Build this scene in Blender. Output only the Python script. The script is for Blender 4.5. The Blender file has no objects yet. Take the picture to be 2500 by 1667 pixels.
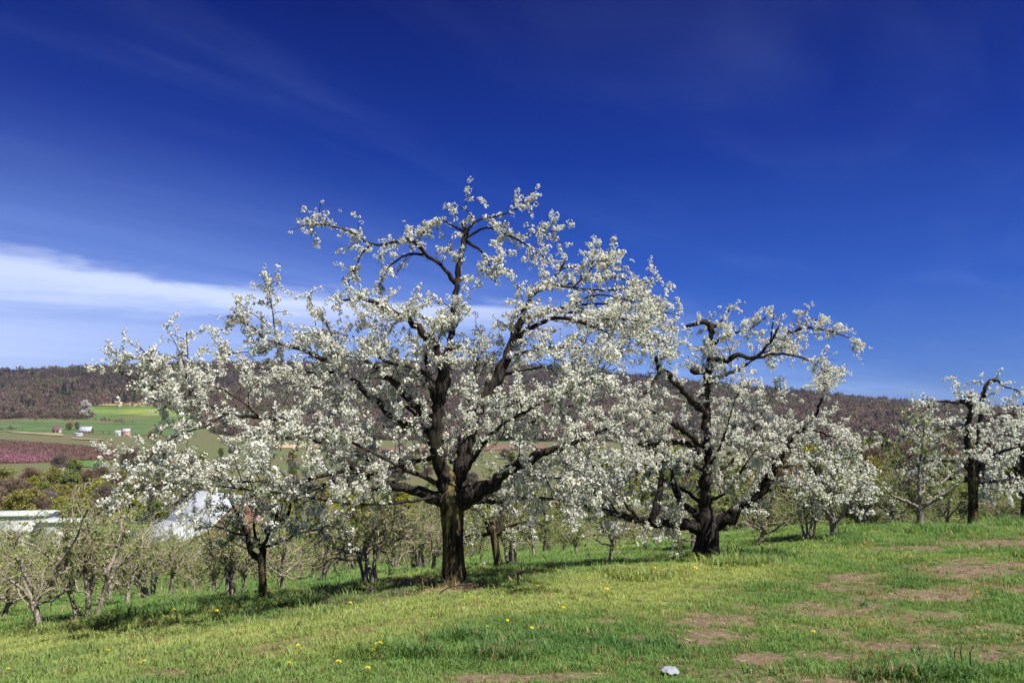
import bpy, math, random
import numpy as np

# ------------------------------------------------------------------ camera, sky, sun, exposure
W, H, F, HZ, EYE = 2500.0, 1667.0, 1962.0, 1000.0, 1.6
PITCH = math.atan((HZ - H / 2) / F)
scene = bpy.context.scene
COL = scene.collection
cam_d = bpy.data.cameras.new('camera')
cam_d.sensor_width = 36.0
cam_d.lens = 36.0 * F / W
cam_d.clip_start = 0.1
cam_d.clip_end = 20000.0
cam = bpy.data.objects.new('camera', cam_d)
cam.location = (0, 0, EYE)
cam.rotation_euler = (math.pi / 2 + PITCH, 0, 0)
COL.objects.link(cam)
scene.camera = cam

SUN_EL, SUN_AZ = math.radians(58), math.radians(132)      # azimuth clockwise from the view direction (+y)
sun_dir = np.array([math.sin(SUN_AZ) * math.cos(SUN_EL), math.cos(SUN_AZ) * math.cos(SUN_EL), math.sin(SUN_EL)])

world = bpy.data.worlds.new('World')
scene.world = world
world.use_nodes = True


class NT:
    """tiny helper to chain shader nodes"""
    def __init__(self, tree):
        self.t = tree

    def n(self, kind, **kw):
        nd = self.t.nodes.new(kind)
        for k, v in kw.items():
            setattr(nd, k, v)
        return nd

    def link(self, a, b):
        self.t.links.new(a, b)

    def put(self, sock, v):
        if isinstance(v, bpy.types.NodeSocket):
            self.link(v, sock)
        else:
            sock.default_value = v

    def math(self, op, a, b=0.0, c=0.0, clamp=False):
        nd = self.n('ShaderNodeMath', operation=op, use_clamp=clamp)
        self.put(nd.inputs[0], a)
        self.put(nd.inputs[1], b)
        self.put(nd.inputs[2], c)
        return nd.outputs[0]

    def smooth(self, v, lo, hi, olo=0.0, ohi=1.0):
        nd = self.n('ShaderNodeMapRange', interpolation_type='SMOOTHSTEP')
        for i, x in enumerate((v, lo, hi, olo, ohi)):
            self.put(nd.inputs[i], x)
        return nd.outputs[0]

    def mix(self, fac, a, b, mode='MIX'):
        nd = self.n('ShaderNodeMix', data_type='RGBA', blend_type=mode)
        self.put(nd.inputs[0], fac)
        self.put(nd.inputs[6], a)
        self.put(nd.inputs[7], b)
        return nd.outputs[2]

    def noise(self, vec, scale, detail=3.0, rough=0.5, dist=0.0):
        nd = self.n('ShaderNodeTexNoise')
        if vec is not None:
            self.link(vec, nd.inputs['Vector'])
        nd.inputs['Scale'].default_value = scale
        nd.inputs['Detail'].default_value = detail
        nd.inputs['Roughness'].default_value = rough
        nd.inputs['Distortion'].default_value = dist
        return nd.outputs['Fac']

    def xyz(self, x, y, z):
        nd = self.n('ShaderNodeCombineXYZ')
        for i, v in enumerate((x, y, z)):
            self.put(nd.inputs[i], v)
        return nd.outputs[0]


def build_world():
    t = world.node_tree
    t.nodes.clear()
    g = NT(t)
    sky = g.n('ShaderNodeTexSky', sky_type='NISHITA')
    sky.sun_disc = False
    sky.sun_elevation = SUN_EL
    sky.sun_rotation = SUN_AZ
    sky.altitude = 1500.0
    sky.air_density = 1.0
    sky.dust_density = 0.25
    sky.ozone_density = 4.0
    # deep polarised-looking blue: gamma + saturation on the physical sky
    sc = g.mix(1.0, sky.outputs[0], (0.1, 0.1, 0.1, 1), 'MULTIPLY')
    gm = g.n('ShaderNodeGamma')
    g.link(sc, gm.inputs[0])
    gm.inputs[1].default_value = SKY_GAMMA
    base0 = g.mix(1.0, gm.outputs[0], SKY_TINT, 'MULTIPLY')
    tc0 = g.n('ShaderNodeTexCoord')
    sp0 = g.n('ShaderNodeSeparateXYZ')
    g.link(tc0.outputs['Generated'], sp0.inputs[0])
    rp = g.n('ShaderNodeValToRGB')
    g.link(sp0.outputs[2], rp.inputs[0])
    els = rp.color_ramp.elements
    for i, (p, c) in enumerate(SKY_RAMP):
        e = els[i] if i < 2 else els.new(p)
        e.position = p
        e.color = (*[v * SKY_GAIN for v in c], 1)
    base = g.mix(0.8, base0, rp.outputs[0])
    # cirrus in a flat layer high above: uv = direction.xy / direction.z
    tc = g.n('ShaderNodeTexCoord')
    sp = g.n('ShaderNodeSeparateXYZ')
    g.link(tc.outputs['Generated'], sp.inputs[0])
    x, y, z = sp.outputs
    zz = g.math('MAXIMUM', z, 0.012)
    u = g.math('DIVIDE', x, zz)
    v = g.math('DIVIDE', y, zz)

    def rot(ax, ay):
        s = g.math('ADD', g.math('MULTIPLY', u, ax), g.math('MULTIPLY', v, ay))
        r = g.math('ADD', g.math('MULTIPLY', u, -ay), g.math('MULTIPLY', v, ax))
        return s, r
    # broad thin veil, streaks running away to the right
    s1, r1 = rot(0.54, 0.84)
    n1 = g.noise(g.xyz(g.math('MULTIPLY', s1, 0.16), g.math('MULTIPLY', r1, 0.75), 3.1), 1.0, 5.0, 0.55, 0.35)
    n1b = g.noise(g.xyz(g.math('MULTIPLY', s1, 0.05), g.math('MULTIPLY', r1, 0.22), 9.4), 1.0, 3.0, 0.5)
    side = g.smooth(r1, 2.0, 5.6)
    veil = g.math('MULTIPLY', g.smooth(n1, 0.10, 0.90, 0.35, 1.0), g.math('MULTIPLY', side, g.smooth(n1b, 0.15, 0.7, 0.35, 1.0)))
    # faint wisps across the whole sky
    n2 = g.noise(g.xyz(g.math('MULTIPLY', s1, 0.35), g.math('MULTIPLY', r1, 1.3), 21.0), 1.0, 6.0, 0.6, 0.8)
    wisp = g.math('MULTIPLY', g.smooth(n2, 0.45, 0.95), 0.055)
    # one denser band of cloud low on the left
    s2, r2 = rot(0.81, 0.58)
    lump = g.noise(g.xyz(g.math('MULTIPLY', s2, 0.55), g.math('MULTIPLY', r2, 0.55), 5.7), 1.0, 6.0, 0.6, 0.4)
    d = g.math('ADD', g.math('SUBTRACT', r2, 7.05), g.math('MULTIPLY', g.math('SUBTRACT', lump, 0.5), 3.6))
    top = g.smooth(d, -1.3, -0.3)
    bot = g.smooth(d, 0.0, 2.6, 1.0, 0.0)
    along = g.math('MULTIPLY', g.smooth(s2, -5.0, 0.6), g.smooth(s2, 3.2, 8.0, 1.0, 0.0))
    band = g.math('MULTIPLY', g.math('MULTIPLY', top, bot), along)
    # thin layered streaks towards the horizon
    n3 = g.noise(g.xyz(g.math('MULTIPLY', s2, 0.05), g.math('MULTIPLY', r2, 0.42), 1.3), 1.0, 4.0, 0.5)
    low = g.math('MULTIPLY', g.smooth(n3, 0.42, 0.7), g.math('MULTIPLY', g.smooth(r2, 7.0, 11.0), g.smooth(s2, 4.0, -6.0)))
    c = g.math('ADD', g.math('MULTIPLY', veil, 0.36), wisp)
    c = g.math('ADD', c, g.math('MULTIPLY', low, 0.38))
    hz = g.math('MULTIPLY', g.smooth(r2, 5.0, 13.0), g.smooth(s2, 9.0, -4.0))
    hzc = g.math('MULTIPLY', hz, 0.72)
    above = g.smooth(z, 0.0, 0.03)
    out = g.mix(g.math('MULTIPLY', c, above, clamp=True), base, (0.33, 0.47, 0.80, 1))
    out = g.mix(g.math('MULTIPLY', hzc, above, clamp=True), out, (0.46, 0.52, 0.70, 1))
    out = g.mix(g.math('MULTIPLY', g.math('MULTIPLY', band, 0.54), above, clamp=True), out, (0.58, 0.63, 0.75, 1))
    back = g.mix(1.0, out, (10, 10, 10, 1), 'MULTIPLY')
    bg = g.n('ShaderNodeBackground')
    g.link(back, bg.inputs[0])
    bg.inputs[1].default_value = 0.1
    o = g.n('ShaderNodeOutputWorld')
    g.link(bg.outputs[0], o.inputs[0])


SKY_GAMMA = 1.6
SKY_TINT = (0.12, 0.32, 0.80, 1)
SKY_GAIN = 0.56
SKY_RAMP = [(0.0, (0.105, 0.24, 0.62)), (1.0, (0.0, 0.005, 0.085)), (0.05, (0.080, 0.20, 0.60)), (0.15, (0.024, 0.105, 0.52)), (0.30, (0.002, 0.034, 0.33)), (0.47, (0.0, 0.007, 0.155))]
build_world()

sun_d = bpy.data.lights.new('sun', 'SUN')
sun_d.energy = 5.0
sun_d.angle = math.radians(0.53)
sun_d.color = (1.0, 0.965, 0.90)
sun = bpy.data.objects.new('sun', sun_d)
sun.location = (60, -10, 80)
COL.objects.link(sun)
el, az = SUN_EL, SUN_AZ
sun.rotation_euler = (math.pi / 2 - el, 0, math.pi - az)   # lamp's -z looks away from the sun

vs = scene.view_settings
vs.view_transform = 'Standard'
vs.look = 'None'
vs.exposure = 0.85
vs.gamma = 1.0
vs.use_curve_mapping = False
scene.cycles.max_bounces = 5
scene.cycles.diffuse_bounces = 2
scene.cycles.transmission_bounces = 2
scene.cycles.caustics_reflective = False
scene.cycles.caustics_refractive = False

RNG = np.random.default_rng(7)
random.seed(7)

# ------------------------------------------------------------------ pixel <-> place
cP, sP = math.cos(PITCH), math.sin(PITCH)


def ray(px, py):
    a, b = (px - W / 2) / F, (H / 2 - py) / F
    return np.array([a, cP - sP * b, sP + cP * b])


def at_depth(px, py, Y):
    d = ray(px, py)
    return np.array([0, 0, EYE]) + d * (Y / d[1])


def project(P):
    P = np.asarray(P, float)
    x, y, z = P[..., 0], P[..., 1], P[..., 2] - EYE
    f = y * cP + z * sP
    up = -y * sP + z * cP
    f = np.where(f < 0.05, 0.05, f)
    return W / 2 + F * x / f, H / 2 - F * up / f


def sstep(v, a, b):
    t = np.clip((v - a) / (b - a), 0, 1)
    return t * t * (3 - 2 * t)


# ------------------------------------------------------------------ value noise
_NG = np.random.default_rng(99).random((256, 256))


def vnoise(x, y):
    x, y = np.asarray(x, float), np.asarray(y, float)
    xi, yi = np.floor(x).astype(int), np.floor(y).astype(int)
    fx, fy = x - xi, y - yi
    fx, fy = fx * fx * (3 - 2 * fx), fy * fy * (3 - 2 * fy)
    g = lambda i, j: _NG[i % 256, j % 256]
    return (g(xi, yi) * (1 - fx) + g(xi + 1, yi) * fx) * (1 - fy) + (g(xi, yi + 1) * (1 - fx) + g(xi + 1, yi + 1) * fx) * fy


def fbm(x, y, o=4):
    s, a, t = 0, 0.5, 0
    for k in range(o):
        s = s + a * vnoise(x * 2 ** k + 17 * k, y * 2 ** k + 31 * k)
        t += a
        a *= 0.5
    return s / t


# ------------------------------------------------------------------ terrain
_PY = np.array([-400, -60, 0, 6, 14, 19, 24, 40, 60, 100, 200, 300, 450, 700, 1000, 1400, 1700, 1900, 2200, 2600, 3400, 7000], float)
_PZ = np.array([0, -3, -1.6, -2.2, -3.05, -3.65, -4.5, -7.2, -10.6, -16, -29, -38.5, -45, -48.5, -47, -41, -24, -6, 0, 0, 0, 0], float)
_PZ[0], _PZ[1] = 12, 3.6


def pchip(xs, ys):
    h = np.diff(xs)
    dl = np.diff(ys) / h
    m = np.zeros_like(ys)
    m[0], m[-1] = dl[0], dl[-1]
    for i in range(1, len(xs) - 1):
        if dl[i - 1] * dl[i] > 0:
            w1, w2 = 2 * h[i] + h[i - 1], h[i] + 2 * h[i - 1]
            m[i] = (w1 + w2) / (w1 / dl[i - 1] + w2 / dl[i])

    def f(v):
        v = np.clip(v, xs[0], xs[-1])
        i = np.clip(np.searchsorted(xs, v) - 1, 0, len(xs) - 2)
        t = (v - xs[i]) / h[i]
        return ((1 + 2 * t) * (1 - t) ** 2 * ys[i] + t * (1 - t) ** 2 * h[i] * m[i]
                + t * t * (3 - 2 * t) * ys[i + 1] + t * t * (t - 1) * h[i] * m[i + 1])
    return f


_P = pchip(_PY, _PZ)
_RX = np.array([-6000, -2500, -900, 0, 200, 400, 600, 1100, 1400, 1700, 1950, 2050, 2200, 2600, 3300, 6000], float)
_RY = np.array([980, 960, 935, 915, 902, 895, 892, 890, 908, 939, 966, 985, 1004, 1022, 1045, 1020], float)
_R = pchip(_RX, _RY)


def terrain(x, y):
    x, y = np.asarray(x, float), np.asarray(y, float)
    z = _P(y)
    # shoulder of the hill: the bench stays higher on the right, then breaks off
    up = sstep(x, -1, 14) * 0.066 * np.clip(y - 12.5, 0, 21) * sstep(y, 95, 34)
    lf = np.clip(-x - 1.0, 0, None)
    dn = -0.116 * np.where(lf < 12, lf, 12 + 9 * (1 - np.exp(-(lf - 12) / 9))) * sstep(y, 3, 11) * sstep(y, 220, 60)
    z = z + up + dn
    # ridge across the valley
    s = sstep(y, 1650, 2500) * sstep(y, 6500, 2700) ** 0.6
    pxr = W / 2 + F * x / 2500.0
    zr = (HZ - _R(pxr)) * 2500 / F - 9
    z = z + s * zr + s * 9 * (fbm(x / 260, y / 260, 3) - 0.5)
    z = z + 0.05 * (fbm(x / 0.9, y / 0.9, 3) - 0.5) * sstep(y, 60, 25)
    z = z + 0.18 * (fbm(x / 5.0 + 9, y / 5.0, 2) - 0.5) * sstep(y, 90, 30) * sstep(y, 2, 6)
    return z + EYE


_TG = np.concatenate([np.geomspace(1.5, 120, 520), np.geomspace(121, 9000, 620)])


def ground_hits(px, py):
    """where the lines of sight through pixels meet the ground (arrays)"""
    px, py = np.atleast_1d(np.asarray(px, float)), np.atleast_1d(np.asarray(py, float))
    a, b = (px - W / 2) / F, (H / 2 - py) / F
    D = np.stack([a, cP - sP * b, sP + cP * b], -1)
    out = np.empty((len(px), 3))
    for k in range(0, len(px), 400):
        d = D[k:k + 400]
        P = d[:, None] * _TG[None, :, None]
        below = EYE + P[..., 2] < terrain(P[..., 0], P[..., 1])
        i = np.where(below.any(1), below.argmax(1), len(_TG) - 1)
        lo, hi = _TG[np.maximum(i - 1, 0)], _TG[i]
        for _ in range(22):
            m = (lo + hi) / 2
            p = d * m[:, None]
            bl = EYE + p[:, 2] < terrain(p[:, 0], p[:, 1])
            hi, lo = np.where(bl, m, hi), np.where(bl, lo, m)
        p = d * hi[:, None]
        out[k:k + 400] = np.stack([p[:, 0], p[:, 1], terrain(p[:, 0], p[:, 1])], -1)
    return out


def ground_hit(px, py):
    return ground_hits([px], [py])[0]


def on_ground(px, Y):
    """the place at distance Y in the vertical plane of image column px"""
    x = (px - W / 2) / F * Y
    for _ in range(4):
        z = float(terrain(x, Y))
        f = Y * cP + (z - EYE) * sP
        x = (px - W / 2) / F * f
    return np.array([x, Y, float(terrain(x, Y))])


# ------------------------------------------------------------------ mesh helpers
def make_mesh(name, V, quads=None, tris=None, smooth=False, colors=None, colname='Col'):
    me = bpy.data.meshes.new(name)
    V = np.asarray(V, np.float32)
    q = np.asarray(quads if quads is not None and len(quads) else np.zeros((0, 4)), np.int32)
    t = np.asarray(tris if tris is not None and len(tris) else np.zeros((0, 3)), np.int32)
    me.vertices.add(len(V))
    me.vertices.foreach_set('co', V.ravel())
    loops = np.concatenate([q.ravel(), t.ravel()])
    me.loops.add(len(loops))
    me.loops.foreach_set('vertex_index', loops)
    n = len(q) + len(t)
    me.polygons.add(n)
    st = np.concatenate([np.arange(len(q)) * 4, len(q) * 4 + np.arange(len(t)) * 3]).astype(np.int32)
    me.polygons.foreach_set('loop_start', st)
    if smooth:
        me.polygons.foreach_set('use_smooth', np.ones(n, bool))
    if colors is not None:
        at = me.color_attributes.new(colname, 'FLOAT_COLOR', 'POINT')
        c = np.ones((len(V), 4), np.float32)
        c[:, :3] = np.asarray(colors)[:, :3]
        at.data.foreach_set('color', c.ravel())
    me.update(calc_edges=True)
    return me


def obj(name, me, mat, parent=None, loc=None):
    o = bpy.data.objects.new(name, me)
    if mat is not None and me is not None and len(me.materials) == 0:
        me.materials.append(mat)
    COL.objects.link(o)
    if parent is not None:
        o.parent = parent
    if loc is not None:
        o.location = loc
    return o


def tag(o, label=None, cat=None, group=None, kind=None):
    if label:
        o['label'] = label
    if cat:
        o['category'] = cat
    if group:
        o['group'] = group
    if kind:
        o['kind'] = kind
    return o


def empty(name, loc, label=None, cat=None, group=None):
    o = bpy.data.objects.new(name, None)
    o.empty_display_size = 0.2
    o.location = loc
    COL.objects.link(o)
    return tag(o, label, cat, group)


def copy_tree(root, loc, rz, sc, label, group=None, color=None):
    r = root.copy()
    COL.objects.link(r)
    r.location, r.rotation_euler, r.scale = loc, (0, 0, rz), (sc if isinstance(sc, tuple) else (sc, sc, sc))
    r['label'] = label
    if group:
        r['group'] = group
    elif 'group' in r:
        del r['group']
    for ch in list(root.children):
        c = ch.copy()
        COL.objects.link(c)
        c.parent = r
        if color is not None:
            c.color = (*color, 1)
        for gc in list(ch.children):
            d = gc.copy()
            COL.objects.link(d)
            d.parent = c
    return r


def norm(a):
    return a / np.maximum(np.linalg.norm(a, axis=-1, keepdims=True), 1e-9)


def tubes(P, R, sides, jitter=0.0, rng=RNG):
    """N tubes of K points at once: P (N,K,3), R (N,K)"""
    P, R = np.asarray(P, float), np.asarray(R, float)
    N, K, _ = P.shape
    T = np.empty_like(P)
    T[:, 1:-1] = P[:, 2:] - P[:, :-2]
    T[:, 0], T[:, -1] = P[:, 1] - P[:, 0], P[:, -1] - P[:, -2]
    T = norm(T)
    ref = np.where(np.abs(T[:, :1, 2:3]) > 0.9, np.array([1.0, 0, 0]), np.array([0, 0, 1.0]))
    A = np.empty_like(P)
    A[:, 0] = norm(np.cross(T[:, 0], ref[:, 0]))
    for k in range(1, K):
        A[:, k] = norm(A[:, k - 1] - T[:, k] * np.sum(A[:, k - 1] * T[:, k], -1, keepdims=True))
    B = np.cross(T, A)
    th = np.arange(sides) * 2 * math.pi / sides
    RR = R[:, :, None] * np.ones(sides)
    if jitter:
        RR = RR * (1 + jitter * rng.normal(size=RR.shape))
    V = P[:, :, None] + RR[..., None] * (A[:, :, None] * np.cos(th)[:, None] + B[:, :, None] * np.sin(th)[:, None])
    i = np.arange(N)[:, None, None] * K * sides
    k = np.arange(K - 1)[None, :, None] * sides
    s = np.arange(sides)[None, None, :]
    s2 = (s + 1) % sides
    q = np.stack([i + k + s, i + k + s2, i + k + sides + s2, i + k + sides + s], -1).reshape(-1, 4)
    # end caps
    caps = []
    if sides == 4:
        e = np.arange(N) * K * sides + (K - 1) * sides
        caps = np.stack([e, e + 1, e + 2, e + 3], -1)
        q = np.concatenate([q, caps])
    return V.reshape(-1, 3), q


def catmull(pts, step):
    """resample a polyline (n,k) smoothly; first 3 columns are the place"""
    p = np.asarray(pts, float)
    if len(p) < 3:
        p = np.array([p[0], (p[0] + p[-1]) / 2, p[-1]])
    e = np.vstack([2 * p[0] - p[1], p, 2 * p[-1] - p[-2]])
    out = []
    for i in range(1, len(e) - 2):
        n = max(2, int(np.linalg.norm(e[i + 1, :3] - e[i, :3]) / step))
        t = (np.arange(n) / n)[:, None]
        a, b, c, d = e[i - 1], e[i], e[i + 1], e[i + 2]
        out.append(0.5 * ((2 * b) + (c - a) * t + (2 * a - 5 * b + 4 * c - d) * t * t + (3 * b - a - 3 * c + d) * t ** 3))
    out.append(e[-2][None])
    r = np.vstack(out)
    r[:, 3:] = np.maximum(r[:, 3:], 0.002)
    return r


def closed_tube(pr, sides, knob=0.0, rng=RNG):
    """single limb with rounded end and lumpy bark: pr (K,4)"""
    pr = np.asarray(pr)
    P, R = pr[:, :3], pr[:, 3].copy()
    if knob:
        n = len(R)
        low = np.interp(np.arange(n), np.arange(0, n + 6, 3), rng.normal(size=len(np.arange(0, n + 6, 3))))
        R *= 1 + knob * low
    d = norm(P[-1] - P[-2])
    P = np.vstack([P, P[-1] + d * R[-1] * 0.5])
    R = np.append(R, R[-1] * 0.35)
    V, q = tubes(P[None], R[None], sides, 0.035 if sides > 6 else 0, rng)
    e = (len(P) - 1) * sides
    tr = [(e, e + s, e + s + 1) for s in range(1, sides - 1)]
    return V, q, np.array(tr)


def join(parts):
    Vs, Qs, Ts, o = [], [], [], 0
    for p in parts:
        V, q = p[0], p[1]
        t = p[2] if len(p) > 2 else np.zeros((0, 3), int)
        Vs.append(V)
        Qs.append(np.asarray(q).reshape(-1, 4) + o)
        Ts.append(np.asarray(t).reshape(-1, 3) + o)
        o += len(V)
    return np.vstack(Vs), np.vstack(Qs), np.vstack(Ts)


def boxes(bl):
    """list of (x0,y0,z0,x1,y1,z1)"""
    V, Q = [], []
    for k, (x0, y0, z0, x1, y1, z1) in enumerate(bl):
        V += [(x0, y0, z0), (x1, y0, z0), (x1, y1, z0), (x0, y1, z0), (x0, y0, z1), (x1, y0, z1), (x1, y1, z1), (x0, y1, z1)]
        b = 8 * k
        Q += [(b, b + 3, b + 2, b + 1), (b + 4, b + 5, b + 6, b + 7), (b, b + 1, b + 5, b + 4), (b + 1, b + 2, b + 6, b + 5),
              (b + 2, b + 3, b + 7, b + 6), (b + 3, b, b + 4, b + 7)]
    return np.array(V, float), np.array(Q)


# ------------------------------------------------------------------ materials
def new_mat(name):
    m = bpy.data.materials.new(name)
    m.use_nodes = True
    m.node_tree.nodes.clear()
    return m, NT(m.node_tree)


def finish(g, col, rough=0.8, spec=0.2, bump=None, trans=0.0, trans_col=None, metallic=0.0):
    p = g.n('ShaderNodeBsdfPrincipled')
    g.put(p.inputs['Base Color'], col)
    g.put(p.inputs['Roughness'], rough)
    p.inputs['Specular IOR Level'].default_value = spec
    p.inputs['Metallic'].default_value = metallic
    if bump is not None:
        b = g.n('ShaderNodeBump')
        b.inputs['Strength'].default_value = bump[1]
        b.inputs['Distance'].default_value = bump[2]
        g.link(bump[0], b.inputs['Height'])
        g.link(b.outputs[0], p.inputs['Normal'])
    sh = p.outputs[0]
    if trans > 0:
        tr = g.n('ShaderNodeBsdfTranslucent')
        g.put(tr.inputs[0], trans_col if trans_col is not None else col)
        mx = g.n('ShaderNodeMixShader')
        mx.inputs[0].default_value = trans
        g.link(sh, mx.inputs[1])
        g.link(tr.outputs[0], mx.inputs[2])
        sh = mx.outputs[0]
    o = g.n('ShaderNodeOutputMaterial')
    g.link(sh, o.inputs[0])


def objvec(g, scale=(1, 1, 1)):
    tc = g.n('ShaderNodeTexCoord')
    mp = g.n('ShaderNodeMapping')
    mp.inputs['Scale'].default_value = scale
    g.link(tc.outputs['Object'], mp.inputs[0])
    return mp.outputs[0]


def mat_plain(name, col, rough=0.7, var=0.25, scale=3.0, spec=0.2):
    m, g = new_mat(name)
    n = g.noise(objvec(g), scale, 5, 0.6)
    lo = tuple(c * (1 - var) for c in col) + (1,)
    hi = tuple(min(1, c * (1 + var)) for c in col) + (1,)
    finish(g, g.mix(g.smooth(n, 0.3, 0.7), lo, hi), rough, spec)
    return m


def mat_bark(name, dark, light, moss, moss_amt, sc=1.0, stretch=0.22):
    m, g = new_mat(name)
    v = objvec(g, (1, 1, stretch))
    n = g.noise(v, 22 * sc, 6, 0.65, 0.4)
    n2 = g.noise(objvec(g), 2.2 * sc, 4, 0.6)
    n3 = g.noise(objvec(g), 9 * sc, 4, 0.6)
    c = g.mix(g.smooth(n, 0.40, 0.68), (*dark, 1), (*light, 1))
    c = g.mix(g.math('MULTIPLY', g.smooth(n2, 0.48, 0.66), g.math('MULTIPLY', g.smooth(n3, 0.35, 0.6), moss_amt)), c, (*moss, 1))
    finish(g, c, 0.9, 0.1, bump=(n, 0.9, 0.02))
    return m


M = {}
M['cherry_bark'] = mat_bark('cherry_bark', (0.011, 0.008, 0.008), (0.062, 0.051, 0.045), (0.08, 0.07, 0.04), 0.3)
M['cherry_trunk'] = mat_bark('cherry_trunk', (0.013, 0.010, 0.008), (0.14, 0.11, 0.055), (0.20, 0.17, 0.06), 0.75, 0.9, 0.12)
M['pale_bark'] = mat_bark('pale_bark', (0.13, 0.11, 0.095), (0.42, 0.37, 0.32), (0.22, 0.21, 0.14), 0.3, 1.4)
M['apple_bark'] = mat_bark('apple_bark', (0.15, 0.12, 0.10), (0.46, 0.40, 0.34), (0.24, 0.22, 0.15), 0.35, 1.4)
M['twig'] = mat_plain('twig', (0.05, 0.038, 0.033), 0.85, 0.35, 9)
M['apple_twig'] = mat_plain('apple_twig', (0.30, 0.25, 0.19), 0.85, 0.35, 9)


def mat_vcol(name, trans, tcol_mul=(1, 1, 1), rough=0.6, attr='Col', instancer=False, objcol=False):
    m, g = new_mat(name)
    a = g.n('ShaderNodeAttribute', attribute_name=attr)
    if instancer:
        a.attribute_type = 'INSTANCER'
    c = a.outputs['Color']
    if objcol:
        oi = g.n('ShaderNodeObjectInfo')
        c = g.mix(1.0, c, oi.outputs['Color'], 'MULTIPLY')
    tc = g.mix(1.0, c, (*tcol_mul, 1), 'MULTIPLY')
    finish(g, c, rough, 0.15, trans=trans, trans_col=tc)
    return m


M['blossom'] = mat_vcol('blossom', 0.5, (1.0, 1.0, 0.97), 0.7)
M['leaf'] = mat_vcol('leaf', 0.35, (1.15, 1.25, 0.6), 0.5)
M['valley_leaf'] = mat_vcol('valley_leaf', 0.25, (1.1, 1.1, 0.7), 0.7, objcol=True)
M['grass'] = mat_vcol('grass_blade', 0.35, (1.2, 1.15, 0.55), 0.5, 'tcol', True)
M['forest'] = mat_vcol('forest_tree', 0.1, (1, 1, 1), 0.9, 'tcol', True)


# ------------------------------------------------------------------ points instanced inside ONE stuff object (grass, far forest)
def scatter(name, pts, scale, rotz, idx, cols, templates, mat, label, cat, tilt=None):
    """templates: list of (V, quads, tris)"""
    col = bpy.data.collections.new(name + '_pieces')
    for k, (V, q, t) in enumerate(templates):
        me = make_mesh('%s_piece_%02d' % (name, k), V, q, t)
        me.materials.append(mat)
        o = bpy.data.objects.new('%s_piece_%02d' % (name, k), me)
        col.objects.link(o)
    me = bpy.data.meshes.new(name)
    n = len(pts)
    me.vertices.add(n)
    me.vertices.foreach_set('co', np.asarray(pts, np.float32).ravel())
    for nm, ty, key, arr in (('sc', 'FLOAT_VECTOR', 'vector', scale), ('rt', 'FLOAT_VECTOR', 'vector', rotz), ('ix', 'INT', 'value', idx), ('tcol', 'FLOAT_VECTOR', 'vector', cols)):
        a = me.attributes.new(nm, ty, 'POINT')
        a.data.foreach_set(key, np.ascontiguousarray(arr, np.int32 if ty == 'INT' else np.float32).ravel())
    me.materials.append(mat)
    o = bpy.data.objects.new(name, me)
    COL.objects.link(o)
    tag(o, label, cat, kind='stuff')
    ng = bpy.data.node_groups.new(name + '_scatter', 'GeometryNodeTree')
    ng.interface.new_socket('Geometry', in_out='INPUT', socket_type='NodeSocketGeometry')
    ng.interface.new_socket('Geometry', in_out='OUTPUT', socket_type='NodeSocketGeometry')
    N = ng.nodes.new
    gi, go = N('NodeGroupInput'), N('NodeGroupOutput')
    ci = N('GeometryNodeCollectionInfo')
    ci.inputs['Collection'].default_value = col
    ci.inputs['Separate Children'].default_value = True
    ci.inputs['Reset Children'].default_value = True
    ip = N('GeometryNodeInstanceOnPoints')
    ip.inputs['Pick Instance'].default_value = True
    L = ng.links.new

    def na(nm, ty):
        d = N('GeometryNodeInputNamedAttribute')
        d.data_type = ty
        d.inputs['Name'].default_value = nm
        return d.outputs['Attribute']
    L(gi.outputs[0], ip.inputs['Points'])
    L(ci.outputs[0], ip.inputs['Instance'])
    L(na('ix', 'INT'), ip.inputs['Instance Index'])
    er = N('FunctionNodeEulerToRotation')
    L(na('rt', 'FLOAT_VECTOR'), er.inputs[0])
    L(er.outputs[0], ip.inputs['Rotation'])
    L(na('sc', 'FLOAT_VECTOR'), ip.inputs['Scale'])
    L(ip.outputs[0], go.inputs[0])
    md = o.modifiers.new('scatter', 'NODES')
    md.node_group = ng
    return o


# ------------------------------------------------------------------ the ground: one sheet out past the ridge
DIRT = [(1740, 1558, 105, 17), (1870, 1607, 62, 15), (2030, 1599, 95, 13), (2215, 1572, 150, 18), (2440, 1604, 80, 20), (2225, 1340, 85, 9),
        (2440, 1326, 120, 13), (2370, 1392, 130, 22), (2085, 1406, 65, 10), (2010, 1430, 30, 8), (1735, 1512, 115, 14), (2110, 1474, 55, 9),
        (1240, 1657, 140, 11), (1500, 1516, 70, 6), (1430, 1650, 80, 8), (1290, 1566, 45, 5), (1035, 1413, 60, 6), (470, 1442, 65, 7),
        (1330, 1402, 40, 4), (2300, 1400, 60, 8), (1960, 1480, 60, 6), (2300, 1500, 70, 8), (1560, 1560, 50, 6), (470, 1655, 60, 6), (390, 1640, 40, 6),
        (1130, 1437, 55, 10), (990, 1424, 70, 6), (2490, 1440, 60, 10), (2180, 1640, 90, 7), (2040, 1650, 50, 6), (770, 1450, 60, 6)]


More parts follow.
